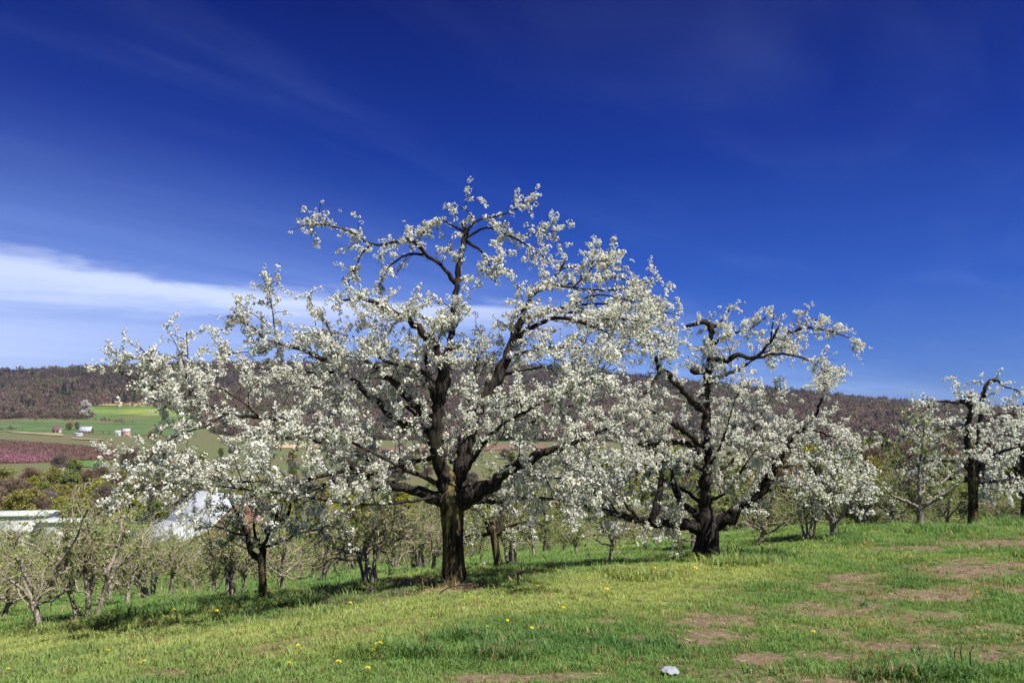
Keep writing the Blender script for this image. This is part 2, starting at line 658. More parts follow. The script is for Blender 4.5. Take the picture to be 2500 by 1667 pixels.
def dirt_amount(x, y, z):
    px, py = project(np.stack([x, y, z], -1))
    d = np.zeros_like(px)
    wob = (fbm(x * 2.1, y * 2.1, 5) - 0.5)
    for cx, cy, rx, ry in DIRT:
        e = ((px - cx) / (rx * 1.15)) ** 2 + ((py - cy) / (ry * 1.25)) ** 2
        d = np.maximum(d, np.clip(1.3 - 0.9 * e + wob * 2.6, 0, 1))
    # thin worn turf on the lower right
    worn = sstep(px, 1350, 2100) * sstep(py, 1380, 1450)
    d = np.maximum(d, np.clip((fbm(x * 0.9 + 40, y * 1.5 + 7, 4) - 0.50) * 6, 0, 1) * worn * 0.9)
    d = np.maximum(d, np.clip((fbm(x * 0.8 + 3, y * 1.6 + 70, 4) - 0.60) * 6, 0, 1) * 0.7 * sstep(py, 1400, 1500))
    return np.where((y > 4) & (y < 70), d, 0)


def yellow_amount(x, y, z):
    px, py = project(np.stack([x, y, z], -1))
    line = np.interp(px, [0, 500, 1300, 1700, 2500], [1590, 1545, 1468, 1400, 1290])
    a = np.exp(-((py - line) / np.where(py > line, 58, 42)) ** 2)
    n = fbm(x * 0.45 + 5, y * 0.45, 3)
    return np.clip(a * 1.05 * sstep(px, 2300, 1500) + (n - 0.5) * 1.6, 0, 1)


def build_ground():
    r = [0.0]
    v = 1.0
    while v < 7200:
        r.append(v)
        v *= 1.0295 if v < 60 else 1.045
    r = np.array(r)
    a = np.radians(np.concatenate([np.arange(-180, -46, 4.0), np.arange(-46, 46, 0.36), np.arange(46, 180, 4.0)]))
    n, m = len(r), len(a)
    x = r[:, None] * np.sin(a)[None]
    y = r[:, None] * np.cos(a)[None]
    z = terrain(x, y)
    X, Y, Z = x.ravel(), y.ravel(), z.ravel()
    V = np.stack([X, Y, Z], -1)
    i = np.arange(n - 1)[:, None] * m
    j = np.arange(m)[None]
    j2 = (j + 1) % m
    q = np.stack([i + j, i + m + j, i + m + j2, i + j2], -1).reshape(-1, 4)[:, ::-1]
    # colours of the soil and turf themselves
    dirt = dirt_amount(X, Y, Z)[:, None]
    yel = yellow_amount(X, Y, Z)[:, None]
    turf = np.array([0.08, 0.13, 0.035]) * (1 - yel) + np.array([0.175, 0.21, 0.065]) * yel
    soil = np.array([0.165, 0.118, 0.082])
    near = turf * (1 - dirt) + soil * dirt
    n1 = fbm(X / 9, Y / 9, 4)[:, None]
    orch = np.array([0.13, 0.165, 0.05]) * (0.75 + 0.5 * n1)
    n2 = fbm(X / 120, Y / 60, 4)[:, None]
    vale = np.array([0.080, 0.108, 0.045]) * (1 - n2) * 1.2 + np.array([0.17, 0.135, 0.08]) * n2 * 0.75
    wood = np.array([0.085, 0.06, 0.048]) * (0.8 + 0.4 * n2)
    c = near
    k = sstep(Y, 26, 48)[:, None]
    c = c * (1 - k) + orch * k
    k = sstep(Y, 150, 330)[:, None]
    c = c * (1 - k) + vale * k
    k = sstep(Y + 160 * (n2[:, 0] - 0.5), 1720, 1800)[:, None]
    c = c * (1 - k) + wood * k
    me = make_mesh('ground', V, q, None, True, c, 'soil')
    m_, g = new_mat('turf_and_soil')
    at = g.n('ShaderNodeAttribute', attribute_name='soil')
    tc = g.n('ShaderNodeTexCoord')
    n_a = g.noise(tc.outputs['Object'], 26, 6, 0.7)
    n_b = g.noise(tc.outputs['Object'], 3.2, 5, 0.65)
    k = g.math('MULTIPLY', g.smooth(n_a, 0.25, 0.75, 0.55, 1.4), g.smooth(n_b, 0.25, 0.75, 0.8, 1.2))
    cc = g.n('ShaderNodeVectorMath', operation='SCALE')
    g.link(at.outputs['Color'], cc.inputs[0])
    g.link(k, cc.inputs['Scale'])
    finish(g, cc.outputs[0], 0.95, 0.05, bump=(n_a, 0.7, 0.03))
    o = obj('ground', me, m_)
    tag(o, 'grassy hillside sloping down to the valley and up to the ridge', 'ground', kind='structure')


build_ground()


# ------------------------------------------------------------------ grass
def blade_tuft(rng, n, h, spread, w, lean):
    V, Q, T = [], [], []
    for i in range(n):
        r, a = spread * math.sqrt(rng.random()), rng.random() * 6.283
        b = np.array([r * math.cos(a), r * math.sin(a), -0.01])
        hh = h * rng.uniform(0.55, 1.15)
        d = rng.random() * 6.283
        ln = lean * rng.uniform(0.3, 1.3) * hh
        out = np.array([math.cos(d), math.sin(d), 0])
        s = np.array([-math.sin(d), math.cos(d), 0]) * w * 0.5
        m1 = b + out * ln * 0.3 + np.array([0, 0, hh * 0.6])
        tip = b + out * ln + np.array([0, 0, hh * (1 - 0.25 * min(1, ln / hh))])
        k = len(V)
        V += [b - s, b + s, m1 + s * 0.8, m1 - s * 0.8, tip]
        Q.append((k, k + 1, k + 2, k + 3))
        T.append((k + 3, k + 2, k + 4))
    return np.array(V), np.array(Q), np.array(T)


def build_grass():
    rng = np.random.default_rng(3)
    temps = [blade_tuft(rng, 16, 0.055, 0.05, 0.0055, 0.7) for _ in range(3)]
    temps += [blade_tuft(rng, 22, 0.075, 0.07, 0.006, 0.9) for _ in range(2)]
    temps += [blade_tuft(rng, 26, 0.12, 0.09, 0.007, 0.8)]
    # sectors of ground in front of the viewer, density falling with distance
    P = []
    for r0, r1, dens in ((4.5, 8.0, 520), (8.0, 12.0, 330), (12.0, 18.0, 170), (18, 27, 90), (27, 45, 42), (45, 80, 12)):
        ang = math.radians(37)
        n = int(dens * ang * (r1 * r1 - r0 * r0))
        rr = np.sqrt(rng.uniform(r0 * r0, r1 * r1, n))
        aa = rng.uniform(-ang, ang, n)
        P.append(np.stack([rr * np.sin(aa), rr * np.cos(aa), rr], -1))
    P = np.vstack(P)
    x, y, rr = P.T
    z = terrain(x, y)
    d = dirt_amount(x, y, z)
    keep = rng.random(len(x)) > d * 0.80
    x, y, z, rr, d = x[keep], y[keep], z[keep], rr[keep], d[keep]
    px, py = project(np.stack([x, y, z], -1))
    yel = yellow_amount(x, y, z)
    tall = np.zeros(len(x))
    for cx, cy, rx, ry in ((1800, 1372, 95, 14), (1870, 1362, 55, 12), (2065, 1322, 40, 12), (1235, 1600, 120, 14), (1560, 1415, 70, 8), (960, 1600, 120, 12),
                           (640, 1478, 130, 9), (780, 1470, 120, 9), (330, 1520, 120, 16), (480, 1500, 90, 10), (2240, 1655, 190, 14), (2420, 1645, 110, 16),
                           (1120, 1560, 90, 8), (2450, 1285, 60, 6), (2280, 1300, 90, 6), (1109, 1434, 70, 7), (1718, 1370, 65, 7), (2036, 1316, 30, 5), (98, 1544, 40, 6), (217, 1514, 45, 6)):
        tall = np.maximum(tall, np.clip(1.3 - ((px - cx) / rx) ** 2 - ((py - cy) / ry) ** 2, 0, 1))
    lush = fbm(x * 0.7 + 60, y * 0.7, 3)
    sc = (0.55 + 0.55 * lush) * rng.uniform(0.75, 1.25, len(x)) * (1 - 0.45 * d) * (1 + 0.35 * tall) * np.where(rng.random(len(x)) < 0.06, 1.7, 1.0)
    sc *= np.interp(rr, [5, 12, 20, 30, 80], [0.95, 1.25, 1.6, 2.1, 4.0])
    wide = np.interp(rr, [5, 12, 30, 80], [1, 1.1, 1.35, 1.5])
    tall_idx = (tall > 0.35) & (rng.random(len(x)) < 0.5)
    idx = np.where(tall_idx, 5, rng.integers(0, 5, len(x)))
    a, b, dk = np.array([0.125, 0.225, 0.058]), np.array([0.315, 0.36, 0.11]), np.array([0.055, 0.14, 0.042])
    dry = np.array([0.33, 0.26, 0.13])
    yk = np.clip(yel + rng.normal(0, 0.18, len(x)), 0, 1)[:, None]
    c = a * (1 - yk) + b * yk
    tk = np.clip(tall * 0.8 + (lush - 0.53) * 2.6, 0, 1)[:, None] * 0.7
    c = c * (1 - tk) + dk * tk
    dr = (rng.random(len(x)) < 0.05 + 0.5 * d)[:, None]
    c = np.where(dr, dry * rng.uniform(0.6, 1.1, (len(x), 1)), c) * rng.uniform(0.75, 1.25, (len(x), 1))
    rot = np.stack([rng.normal(0, 0.12, len(x)), rng.normal(0, 0.12, len(x)), rng.uniform(0, 6.28, len(x))], -1)
    S = np.stack([sc * wide, sc * wide, sc], -1)
    scatter('grass', np.stack([x, y, z], -1), S, rot, idx, c, temps, M['grass'], 'short green and yellowish spring grass covering the slope', 'grass')


build_grass()


# ------------------------------------------------------------------ fields across the valley
def field(name, quad, label, mat, lift=0.5, nu=14, nv=6):
    (tl, tr, br, bl) = [np.array(p, float) for p in quad]
    u = np.tile(np.arange(nu + 1) / nu, nv + 1)[:, None]
    v = np.repeat(np.arange(nv + 1) / nv, nu + 1)[:, None]
    p = (tl * (1 - u) + tr * u) * (1 - v) + (bl * (1 - u) + br * u) * v
    V = ground_hits(p[:, 0], p[:, 1]) + np.array([0, 0, lift])
    Q = [(j * (nu + 1) + i, (j + 1) * (nu + 1) + i, (j + 1) * (nu + 1) + i + 1, j * (nu + 1) + i + 1) for j in range(nv) for i in range(nu)]
    o = obj(name, make_mesh(name, V, Q, None, True), mat)
    tag(o, label, 'field', kind='structure')
    return o


def mat_field(name, a, b, sx, sy, lo=0.4, hi=0.6):
    m, g = new_mat(name)
    tc = g.n('ShaderNodeTexCoord')
    mp = g.n('ShaderNodeMapping')
    mp.inputs['Scale'].default_value = (sx, sy, 1)
    mp.inputs['Rotation'].default_value = (0, 0, 0.2)
    g.link(tc.outputs['Object'], mp.inputs[0])
    n = g.noise(mp.outputs[0], 1.0, 5, 0.6, 0.3)
    finish(g, g.mix(g.smooth(n, lo, hi), (*a, 1), (*b, 1)), 0.95, 0.05)
    return m


field('grain_field', ((180, 994), (460, 990), (480, 1034), (190, 1026)), 'bright green field below the bare wooded slope', mat_field('grain', (0.06, 0.115, 0.03), (0.085, 0.155, 0.04), 0.015, 0.05), 0.5)
field('mustard_field', ((222, 1000), (430, 998), (440, 1017), (212, 1012)), 'yellow flowering strips in the bright green field', mat_field('mustard', (0.085, 0.145, 0.045), (0.27, 0.27, 0.07), 0.012, 0.07, 0.46, 0.60), 0.9)
field('stubble_field', ((226, 980), (360, 984), (360, 993), (220, 989)), 'tan stubble strip at the edge of the wood', mat_field('stubble', (0.17, 0.13, 0.07), (0.34, 0.26, 0.13), 0.01, 0.05), 0.6)
field('meadow', ((-60, 1024), (480, 1036), (480, 1066), (-60, 1052)), 'striped green meadow above the farm buildings', mat_field('meadow_rows', (0.055, 0.095, 0.035), (0.10, 0.145, 0.058), 0.012, 0.09), 0.5)
field('farm_track', ((10, 1053), (152, 1059), (155, 1066), (40, 1058)), 'pale tan dirt track leading to the red roofed shed', mat_field('track', (0.20, 0.165, 0.095), (0.28, 0.225, 0.14), 0.02, 0.05), 1.2)
field('farmyard', ((175, 1069), (255, 1073), (245, 1076), (175, 1073)), 'pale bare farmyard in front of the grey roofed barn', mat_field('yard', (0.15, 0.15, 0.08), (0.24, 0.20, 0.13), 0.02, 0.05), 1.2)
field('peach_field', ((-60, 1070), (288, 1096), (280, 1124), (-60, 1134)), 'reddish brown soil of the peach orchard', mat_field('peach_soil', (0.13, 0.085, 0.06), (0.18, 0.105, 0.08), 0.02, 0.06), 0.5)
field('green_strip', ((185, 1120), (262, 1124), (250, 1144), (175, 1138)), 'small bright green field beside the peach orchard', mat_field('strip', (0.07, 0.125, 0.035), (0.09, 0.155, 0.045), 0.02, 0.03), 0.6)
field('ploughed_field', ((830, 1097), (1330, 1084), (1330, 1095), (830, 1112)), 'reddish ploughed field seen through the blossom', mat_field('plough', (0.15, 0.085, 0.07), (0.19, 0.115, 0.09), 0.02, 0.08), 0.5)
field('straw_field', ((680, 1086), (930, 1086), (925, 1093), (680, 1094)), 'pale straw coloured strip behind the blossom', mat_field('straw', (0.34, 0.25, 0.16), (0.42, 0.33, 0.22), 0.02, 0.08), 0.6)


# ------------------------------------------------------------------ far woods and orchards that read as one mass
def twig_ball(rng, n, rx, rz, z0, size, up=0.0, cone=False):
    V, T = [], []
    for i in range(n):
        d = norm(rng.normal(size=3))
        r = rng.uniform(0.35, 1.0) ** 0.6
        p = np.array([d[0] * rx * r, d[1] * rx * r, z0 + rz * (0.0 + d[2] * r)])
        if cone:
            t = rng.random()
            a = rng.random() * 6.283
            rad = rx * (1 - t) * rng.uniform(0.5, 1)
            p = np.array([rad * math.cos(a), rad * math.sin(a), t * rz * 2 + 0.5])
        e1, e2 = rng.normal(size=3) * size, rng.normal(size=3) * size
        e1[2] += up * size
        k = len(V)
        V += [p - e1, p + e1, p + e2]
        T.append((k, k + 1, k + 2))
    # trunk
    k = len(V)
    w = rx * 0.07
    V += [np.array([-w, 0, -1]), np.array([w, 0, -1]), np.array([0, 0, z0]), np.array([0, -w, -1]), np.array([0, w, -1])]
    T += [(k, k + 1, k + 2), (k + 3, k + 4, k + 2)]
    return np.array(V), None, np.array(T)


def build_forest():
    rng = np.random.default_rng(11)
    temps = [twig_ball(rng, 150, 3.8, 4.8, 6.0, 0.55, 1.0) for _ in range(4)] + [twig_ball(rng, 80, 2.6, 6.0, 5, 0.8, 0, True) for _ in range(2)]
    n = 46000
    y = np.concatenate([rng.uniform(1715, 2640, n), rng.uniform(1120, 1760, 26000), rng.uniform(900, 1250, 9000)])
    n = len(y)
    x = rng.uniform(-0.72, 0.72, n) * y
    x[-9000:] = rng.uniform(0.15, 0.72, 9000) * y[-9000:]
    # wood edge: ragged, with the open fields cut out
    n2 = fbm(x / 140, y / 140, 3)
    z = terrain(x, y)
    px, py = project(np.stack([x, y, z], -1))
    edge = np.interp(px, [-200, 0, 100, 190, 225, 420, 455, 520, 640, 1500, 1750, 2500], [1700, 1725, 1735, 1775, 1860, 1870, 1790, 1400, 1200, 1150, 950, 920])
    keep = (y > edge + 60 * (n2 - 0.5))
    x, y, z, n2 = x[keep], y[keep], z[keep], n2[keep]
    # a hedge line and belts of trees below the wood on the left
    hx, hy = [], []
    for (a, b, k, j) in (((-40, 1015), (215, 1022), 260, 12), ((200, 1022), (330, 1034), 40, 5), ((250, 1060), (420, 1072), 14, 3), ((0, 1049), (60, 1050), 10, 2), ((300, 990), (420, 994), 26, 4)):
        for i in range(k):
            t = rng.random()
            h = ground_hit(a[0] + (b[0] - a[0]) * t, a[1] + (b[1] - a[1]) * t + rng.normal(0, 1.0))
            hx.append(h[0])
            hy.append(h[1] + rng.normal(0, j))
    hx, hy = np.array(hx), np.array(hy)
    hz = terrain(hx, hy)
    nf, nh = len(x), len(hx)
    P = np.vstack([np.stack([x, y, z], -1), np.stack([hx, hy, hz], -1)])
    con = rng.random(nf + nh) < np.concatenate([np.clip((fbm(x / 90 + 50, y / 90, 2) - 0.60) * 2.4, 0.015, 0.6) + 0.06 * sstep(y, 2350, 2480), np.zeros(nh)])
    idx = np.where(con, rng.integers(4, 6, nf + nh), rng.integers(0, 4, nf + nh))
    s = np.clip(rng.lognormal(0, 0.32, nf + nh), 0.5, 2.2)
    s[nf:] *= np.concatenate([np.full(260, 0.85), np.full(nh - 260, 0.4)])
    S = np.stack([s * rng.uniform(0.9, 1.2, nf + nh), s, s * rng.uniform(0.85, 1.2, nf + nh)], -1)
    yy = np.concatenate([y, hy])
    mixk = np.concatenate([n2, np.full(nh, 0.4)])[:, None]
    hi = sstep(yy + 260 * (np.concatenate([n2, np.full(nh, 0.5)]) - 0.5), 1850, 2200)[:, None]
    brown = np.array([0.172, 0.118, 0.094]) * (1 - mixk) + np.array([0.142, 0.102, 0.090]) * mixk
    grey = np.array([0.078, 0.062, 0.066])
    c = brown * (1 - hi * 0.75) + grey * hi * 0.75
    pat = fbm(P[:, 0] / 110 + 7, P[:, 1] / 70 + 3, 3)
    ol = (rng.random(nf + nh) < 0.05 + np.clip((pat - 0.54) * 5, 0, 0.6))[:, None]
    c = np.where(ol, np.array([0.15, 0.142, 0.075]), c) * (0.55 + 0.9 * fbm(P[:, 0] / 55 + 70, P[:, 1] / 40, 3))[:, None]
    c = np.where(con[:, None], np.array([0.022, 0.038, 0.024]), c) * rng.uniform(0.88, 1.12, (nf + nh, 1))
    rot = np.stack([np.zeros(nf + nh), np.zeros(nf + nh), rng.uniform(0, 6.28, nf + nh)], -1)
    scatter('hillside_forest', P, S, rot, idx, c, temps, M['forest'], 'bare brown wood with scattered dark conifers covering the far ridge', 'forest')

    # peach orchard in rows, pink below on the left
    bush = [twig_ball(rng, 40, 1.9, 1.3, 1.5, 0.42, 0.4) for _ in range(4)]
    u = (np.tile(np.arange(96), 46) + rng.normal(0, 0.12, 46 * 96))[:, None] / 95
    v = (np.repeat(np.arange(46), 96) + rng.normal(0, 0.10, 46 * 96))[:, None] / 45
    tl, tr, br, bl = np.array([-60, 1071]), np.array([286, 1097]), np.array([279, 1123]), np.array([-60, 1133])
    p = (tl * (1 - u) + tr * u) * (1 - v) + (bl * (1 - u) + br * u) * v
    P = ground_hits(p[:, 0], p[:, 1])
    pk = sstep(v + 0.35 * (fbm(u * 5, v * 3, 3) - 0.5), 0.35, 0.75) * sstep(u, 0.75, 0.35) * (0.6 + 0.4 * rng.random((len(u), 1)))
    C = np.array([0.165, 0.10, 0.08]) * (1 - pk) + np.array([0.28, 0.125, 0.165]) * pk
    n = len(P)
    s = rng.uniform(0.7, 1.15, n)
    scatter('peach_orchard', np.array(P), np.stack([s, s, s], -1), np.stack([np.zeros(n), np.zeros(n), rng.uniform(0, 6.28, n)], -1), rng.integers(0, 4, n),
            np.array(C) * rng.uniform(0.75, 1.25, (n, 1)), bush, M['forest'], 'rows of peach trees, reddish brown above and pink blossom below', 'orchard')


build_forest()


def build_clods():
    rng = np.random.default_rng(31)
    T = []
    for _ in range(4):
        V = norm(rng.normal(size=(9, 3))) * rng.uniform(0.6, 1.1, (9, 1)) * np.array([1.2, 1.0, 0.6])
        import itertools
        tr = []
        for a, b, c in itertools.combinations(range(9), 3):        # brute-force hull of nine points
            n = np.cross(V[b] - V[a], V[c] - V[a])
            sd = (V - V[a]) @ n
            if (sd <= 1e-6).all():
                tr.append((a, b, c))
            elif (sd >= -1e-6).all():
                tr.append((a, c, b))
        T.append((V, None, np.array(tr)))
    T.append((np.array([[-1, -.06, 0], [1, -.06, .3], [1, .06, .3], [-1, .06, 0], [0, 0, .35]]) * np.array([2.2, 2.6, 1.2]), None, np.array([(0, 1, 4), (1, 2, 4), (2, 3, 4), (3, 0, 4)])))
    n = 60000
    ang = math.radians(36)
    rr = np.sqrt(rng.uniform(5.5 ** 2, 26 ** 2, n))
    aa = rng.uniform(-ang, ang, n)
    x, y = rr * np.sin(aa), rr * np.cos(aa)
    z = terrain(x, y)
    d = dirt_amount(x, y, z)
    k = rng.random(n) < d * 0.8
    x, y, z = x[k], y[k], z[k]
    n = len(x)
    ix = rng.choice(5, n, p=[0.17, 0.17, 0.17, 0.17, 0.32])
    s = rng.lognormal(0, 0.45, n) * 0.011
    c = np.array([0.18, 0.13, 0.092]) * rng.uniform(0.4, 1.7, (n, 1))
    c = np.where((ix == 4)[:, None], np.array([0.42, 0.34, 0.20]) * rng.uniform(0.6, 1.1, (n, 1)), c)
    rot = np.stack([rng.normal(0, 0.2, n), rng.normal(0, 0.2, n), rng.uniform(0, 6.28, n)], -1)
    scatter('soil_clods', np.stack([x, y, z + 0.002], -1), np.stack([s, s, s], -1), rot, ix, c, T, M['forest'], 'crumbs of dry soil and straw bits on the bare patches', 'soil')


build_clods()


# ------------------------------------------------------------------ trees
def cluster_templates(rng, n_t, n_fl, rad, fl_r, n_leaf, petal, centre, leafc, leaf_len):
    out = []
    for _ in range(n_t):
        V, T, C = [], [], []
        for i in range(n_fl):
            d = norm(rng.normal(size=3) + np.array([0, 0, 0.25]))
            p = d * rad * rng.uniform(0.6, 1.1)
            nn = norm(d + rng.normal(0, 0.35, 3))
            a = norm(np.cross(nn, rng.normal(size=3)))
            b = np.cross(nn, a)
            r = fl_r * rng.uniform(0.8, 1.15)
            k = len(V)
            V.append(p - nn * r * 0.15)
            C.append(centre)
            sh = rng.uniform(0.9, 1.0)
            for j in range(5):
                t = j * 1.2566
                V.append(p + (a * math.cos(t) + b * math.sin(t)) * r + nn * r * 0.32)
                C.append(tuple(c * sh for c in petal))
            T += [(k, k + 1 + j, k + 1 + (j + 1) % 5) for j in range(5)]
        for i in range(n_leaf):
            d = norm(rng.normal(size=3) + np.array([0, 0, 0.3]))
            s = norm(np.cross(d, rng.normal(size=3)))
            L = leaf_len * rng.uniform(0.6, 1.2)
            p0 = d * rad * 0.4
            k = len(V)
            V += [p0, p0 + d * L * 0.5 + s * L * 0.24, p0 + d * L, p0 + d * L * 0.5 - s * L * 0.24]
            lc = tuple(np.array(leafc[rng.integers(len(leafc))]) * rng.uniform(0.8, 1.2))
            C += [lc] * 4
            T += [(k, k + 1, k + 2), (k, k + 2, k + 3)]
        out.append((np.array(V), np.array(T), np.array(C)))
    return out


def bake_clusters(name, pts, scale, temps, rng, light=None):
    """many small clusters joined into one mesh"""
    n = len(pts)
    q = norm(rng.normal(size=(n, 4)))
    w, x, y, z = q.T
    R = np.stack([1 - 2 * (y * y + z * z), 2 * (x * y - z * w), 2 * (x * z + y * w), 2 * (x * y + z * w), 1 - 2 * (x * x + z * z), 2 * (y * z - x * w),
                  2 * (x * z - y * w), 2 * (y * z + x * w), 1 - 2 * (x * x + y * y)], -1).reshape(n, 3, 3)
    pick = rng.integers(0, len(temps), n)
    Vs, Ts, Cs, o = [], [], [], 0
    for k, (V, T, C) in enumerate(temps):
        s = np.where(pick == k)[0]
        if not len(s):
            continue
        P = np.einsum('nij,vj->nvi', R[s], V) * scale[s][:, None, None] + pts[s][:, None]
        Vs.append(P.reshape(-1, 3))
        Ts.append((T[None] + np.arange(len(s))[:, None, None] * len(V)).reshape(-1, 3) + o)
        Cs.append(np.tile(C, (len(s), 1)))
        o += len(s) * len(V)
    return make_mesh(name, np.vstack(Vs), None, np.vstack(Ts), False, np.vstack(Cs))


def sample_along(P, spacing, rng, start=0.0):
    """points, tangents and fraction along a set of polylines P: list of (K,3) arrays or (N,K,3)"""
    out_p, out_t, out_f, out_i = [], [], [], []
    if isinstance(P, np.ndarray) and P.ndim == 3:
        seg = np.linalg.norm(np.diff(P, axis=1), axis=2)
        L = seg.sum(1)
        cnt = np.maximum(1, rng.poisson(np.maximum(L * (1 - start) / spacing, 0.3)))
        i = np.repeat(np.arange(len(P)), cnt)
        f = start + (1 - start) * rng.random(len(i))
        k = np.minimum((f * (P.shape[1] - 1)).astype(int), P.shape[1] - 2)
        u = (f * (P.shape[1] - 1) - k)[:, None]
        return P[i, k] * (1 - u) + P[i, k + 1] * u, norm(P[i, k + 1] - P[i, k]), f, i
    for n, p in enumerate(P):
        p = p[:, :3]
        s = np.concatenate([[0], np.cumsum(np.linalg.norm(np.diff(p, axis=0), axis=1))])
        m = max(1, int(round(s[-1] * (1 - start) / spacing)))
        t = np.sort(rng.uniform(start * s[-1], s[-1], m))
        q = np.stack([np.interp(t, s, p[:, a]) for a in range(3)], -1)
        q2 = np.stack([np.interp(np.minimum(t + 0.05, s[-1]), s, p[:, a]) for a in range(3)], -1)
        q0 = np.stack([np.interp(np.maximum(t - 0.05, 0), s, p[:, a]) for a in range(3)], -1)
        out_p.append(q)
        out_t.append(norm(q2 - q0))
        out_f.append(t / s[-1])
        out_i.append(np.full(m, n))
    return np.vstack(out_p), np.vstack(out_t), np.concatenate(out_f), np.concatenate(out_i)


def shoots(p, t, length, rng, fwd=0.6, side=1.0, up=0.3, droop=0.35, wig=0.10, K=5):
    n = len(p)
    r = rng.normal(size=(n, 3))
    r = norm(r - t * np.sum(r * t, -1, keepdims=True))
    d = norm(t * fwd + r * side + np.array([0, 0, 1.0]) * up)
    L = length[:, None]
    P = np.empty((n, K, 3))
    P[:, 0] = p
    cur = d.copy()
    for k in range(1, K):
        cur = norm(cur + rng.normal(size=(n, 3)) * wig * 2 + np.array([0, 0, -1.0]) * droop / (K - 1))
        P[:, k] = P[:, k - 1] + cur * L / (K - 1)
    return P


def px_limb(base_Y, pts, d_end, d_start=0.0):
    pts = np.asarray(pts, float)
    s = np.concatenate([[0], np.cumsum(np.linalg.norm(np.diff(pts[:, :2], axis=0), axis=1))])
    s = s / s[-1]
    out = []
    for (x, y, r), f in zip(pts, s):
        Y = base_Y + d_start + (d_end - d_start) * f
        p = at_depth(x, y, Y)
        out.append([*p, r * 0.86 * Y / F])
    return np.array(out)


BLOSSOM_T = cluster_templates(np.random.default_rng(21), 9, 9, 0.043, 0.0165, 3, (0.93, 0.925, 0.91), (0.80, 0.80, 0.60),
                              [(0.17, 0.19, 0.045), (0.24, 0.16, 0.05), (0.12, 0.17, 0.035)], 0.045)
BLOSSOM_S = cluster_templates(np.random.default_rng(22), 5, 5, 0.050, 0.026, 3, (0.93, 0.925, 0.91), (0.80, 0.80, 0.62),
                              [(0.17, 0.20, 0.05), (0.14, 0.18, 0.04)], 0.05)
LEAF_T = cluster_templates(np.random.default_rng(23), 6, 0, 0.03, 0.02, 6, (0.8, 0.8, 0.8), (0.6, 0.6, 0.3),
                           [(0.27, 0.32, 0.10), (0.33, 0.36, 0.14), (0.22, 0.27, 0.08)], 0.06)
LEAF_F = cluster_templates(np.random.default_rng(24), 5, 0, 0.05, 0.02, 4, (0.8, 0.8, 0.8), (0.6, 0.6, 0.3),
                           [(0.13, 0.185, 0.045), (0.17, 0.21, 0.06)], 0.085)


def trunk_mesh(pr, sides, rng, flare=1.5, flare_h=0.24, ridge=0.07, lobes=5):
    """pr (K,4) from below ground upward; buttressed foot and ridged bark"""
    p = catmull(pr, 0.045)
    K = len(p)
    z0 = pr[0][2] + 0.12
    th = np.arange(sides) * 2 * math.pi / sides
    hz = p[:, 2] - z0
    fl = 1 + (flare - 1) * np.exp(-np.clip(hz, 0, None) / flare_h)
    lob = np.cos(th * lobes + rng.random() * 6) * 0.5 + np.cos(th * 3 + rng.random() * 6) * 0.5
    R = p[:, 3][:, None] * (1 + (fl - 1)[:, None] * (1 + 0.6 * lob[None]))
    # vertical ridges that wander a little
    col = np.arange(sides)[None] + 0.9 * np.sin(np.arange(K) / 9.0)[:, None]
    rd = vnoise(col * 0.9, np.arange(K)[:, None] * 0.10 + np.zeros((1, sides))) - 0.5
    big = vnoise(np.cos(th)[None] * 1.6 + 5 + np.zeros((K, 1)), np.sin(th)[None] * 1.6 + np.arange(K)[:, None] * 0.045 + 9) - 0.5
    R = R * (1 + ridge * 2 * rd + 0.20 * big)
    P = p[:, :3]
    V = P[:, None] + R[..., None] * np.stack([np.cos(th), np.sin(th), 0 * th], -1)[None]
    k = np.arange(K - 1)[:, None] * sides
    s = np.arange(sides)[None]
    s2 = (s + 1) % sides
    q = np.stack([k + s, k + s2, k + sides + s2, k + sides + s], -1).reshape(-1, 4)
    e = (K - 1) * sides
    V = np.vstack([V.reshape(-1, 3), P[-1][None] + np.array([[0, 0, 0.05]])])
    c = len(V) - 1
    t = np.array([(e + i, e + (i + 1) % sides, c) for i in range(sides)])
    return V, q, t


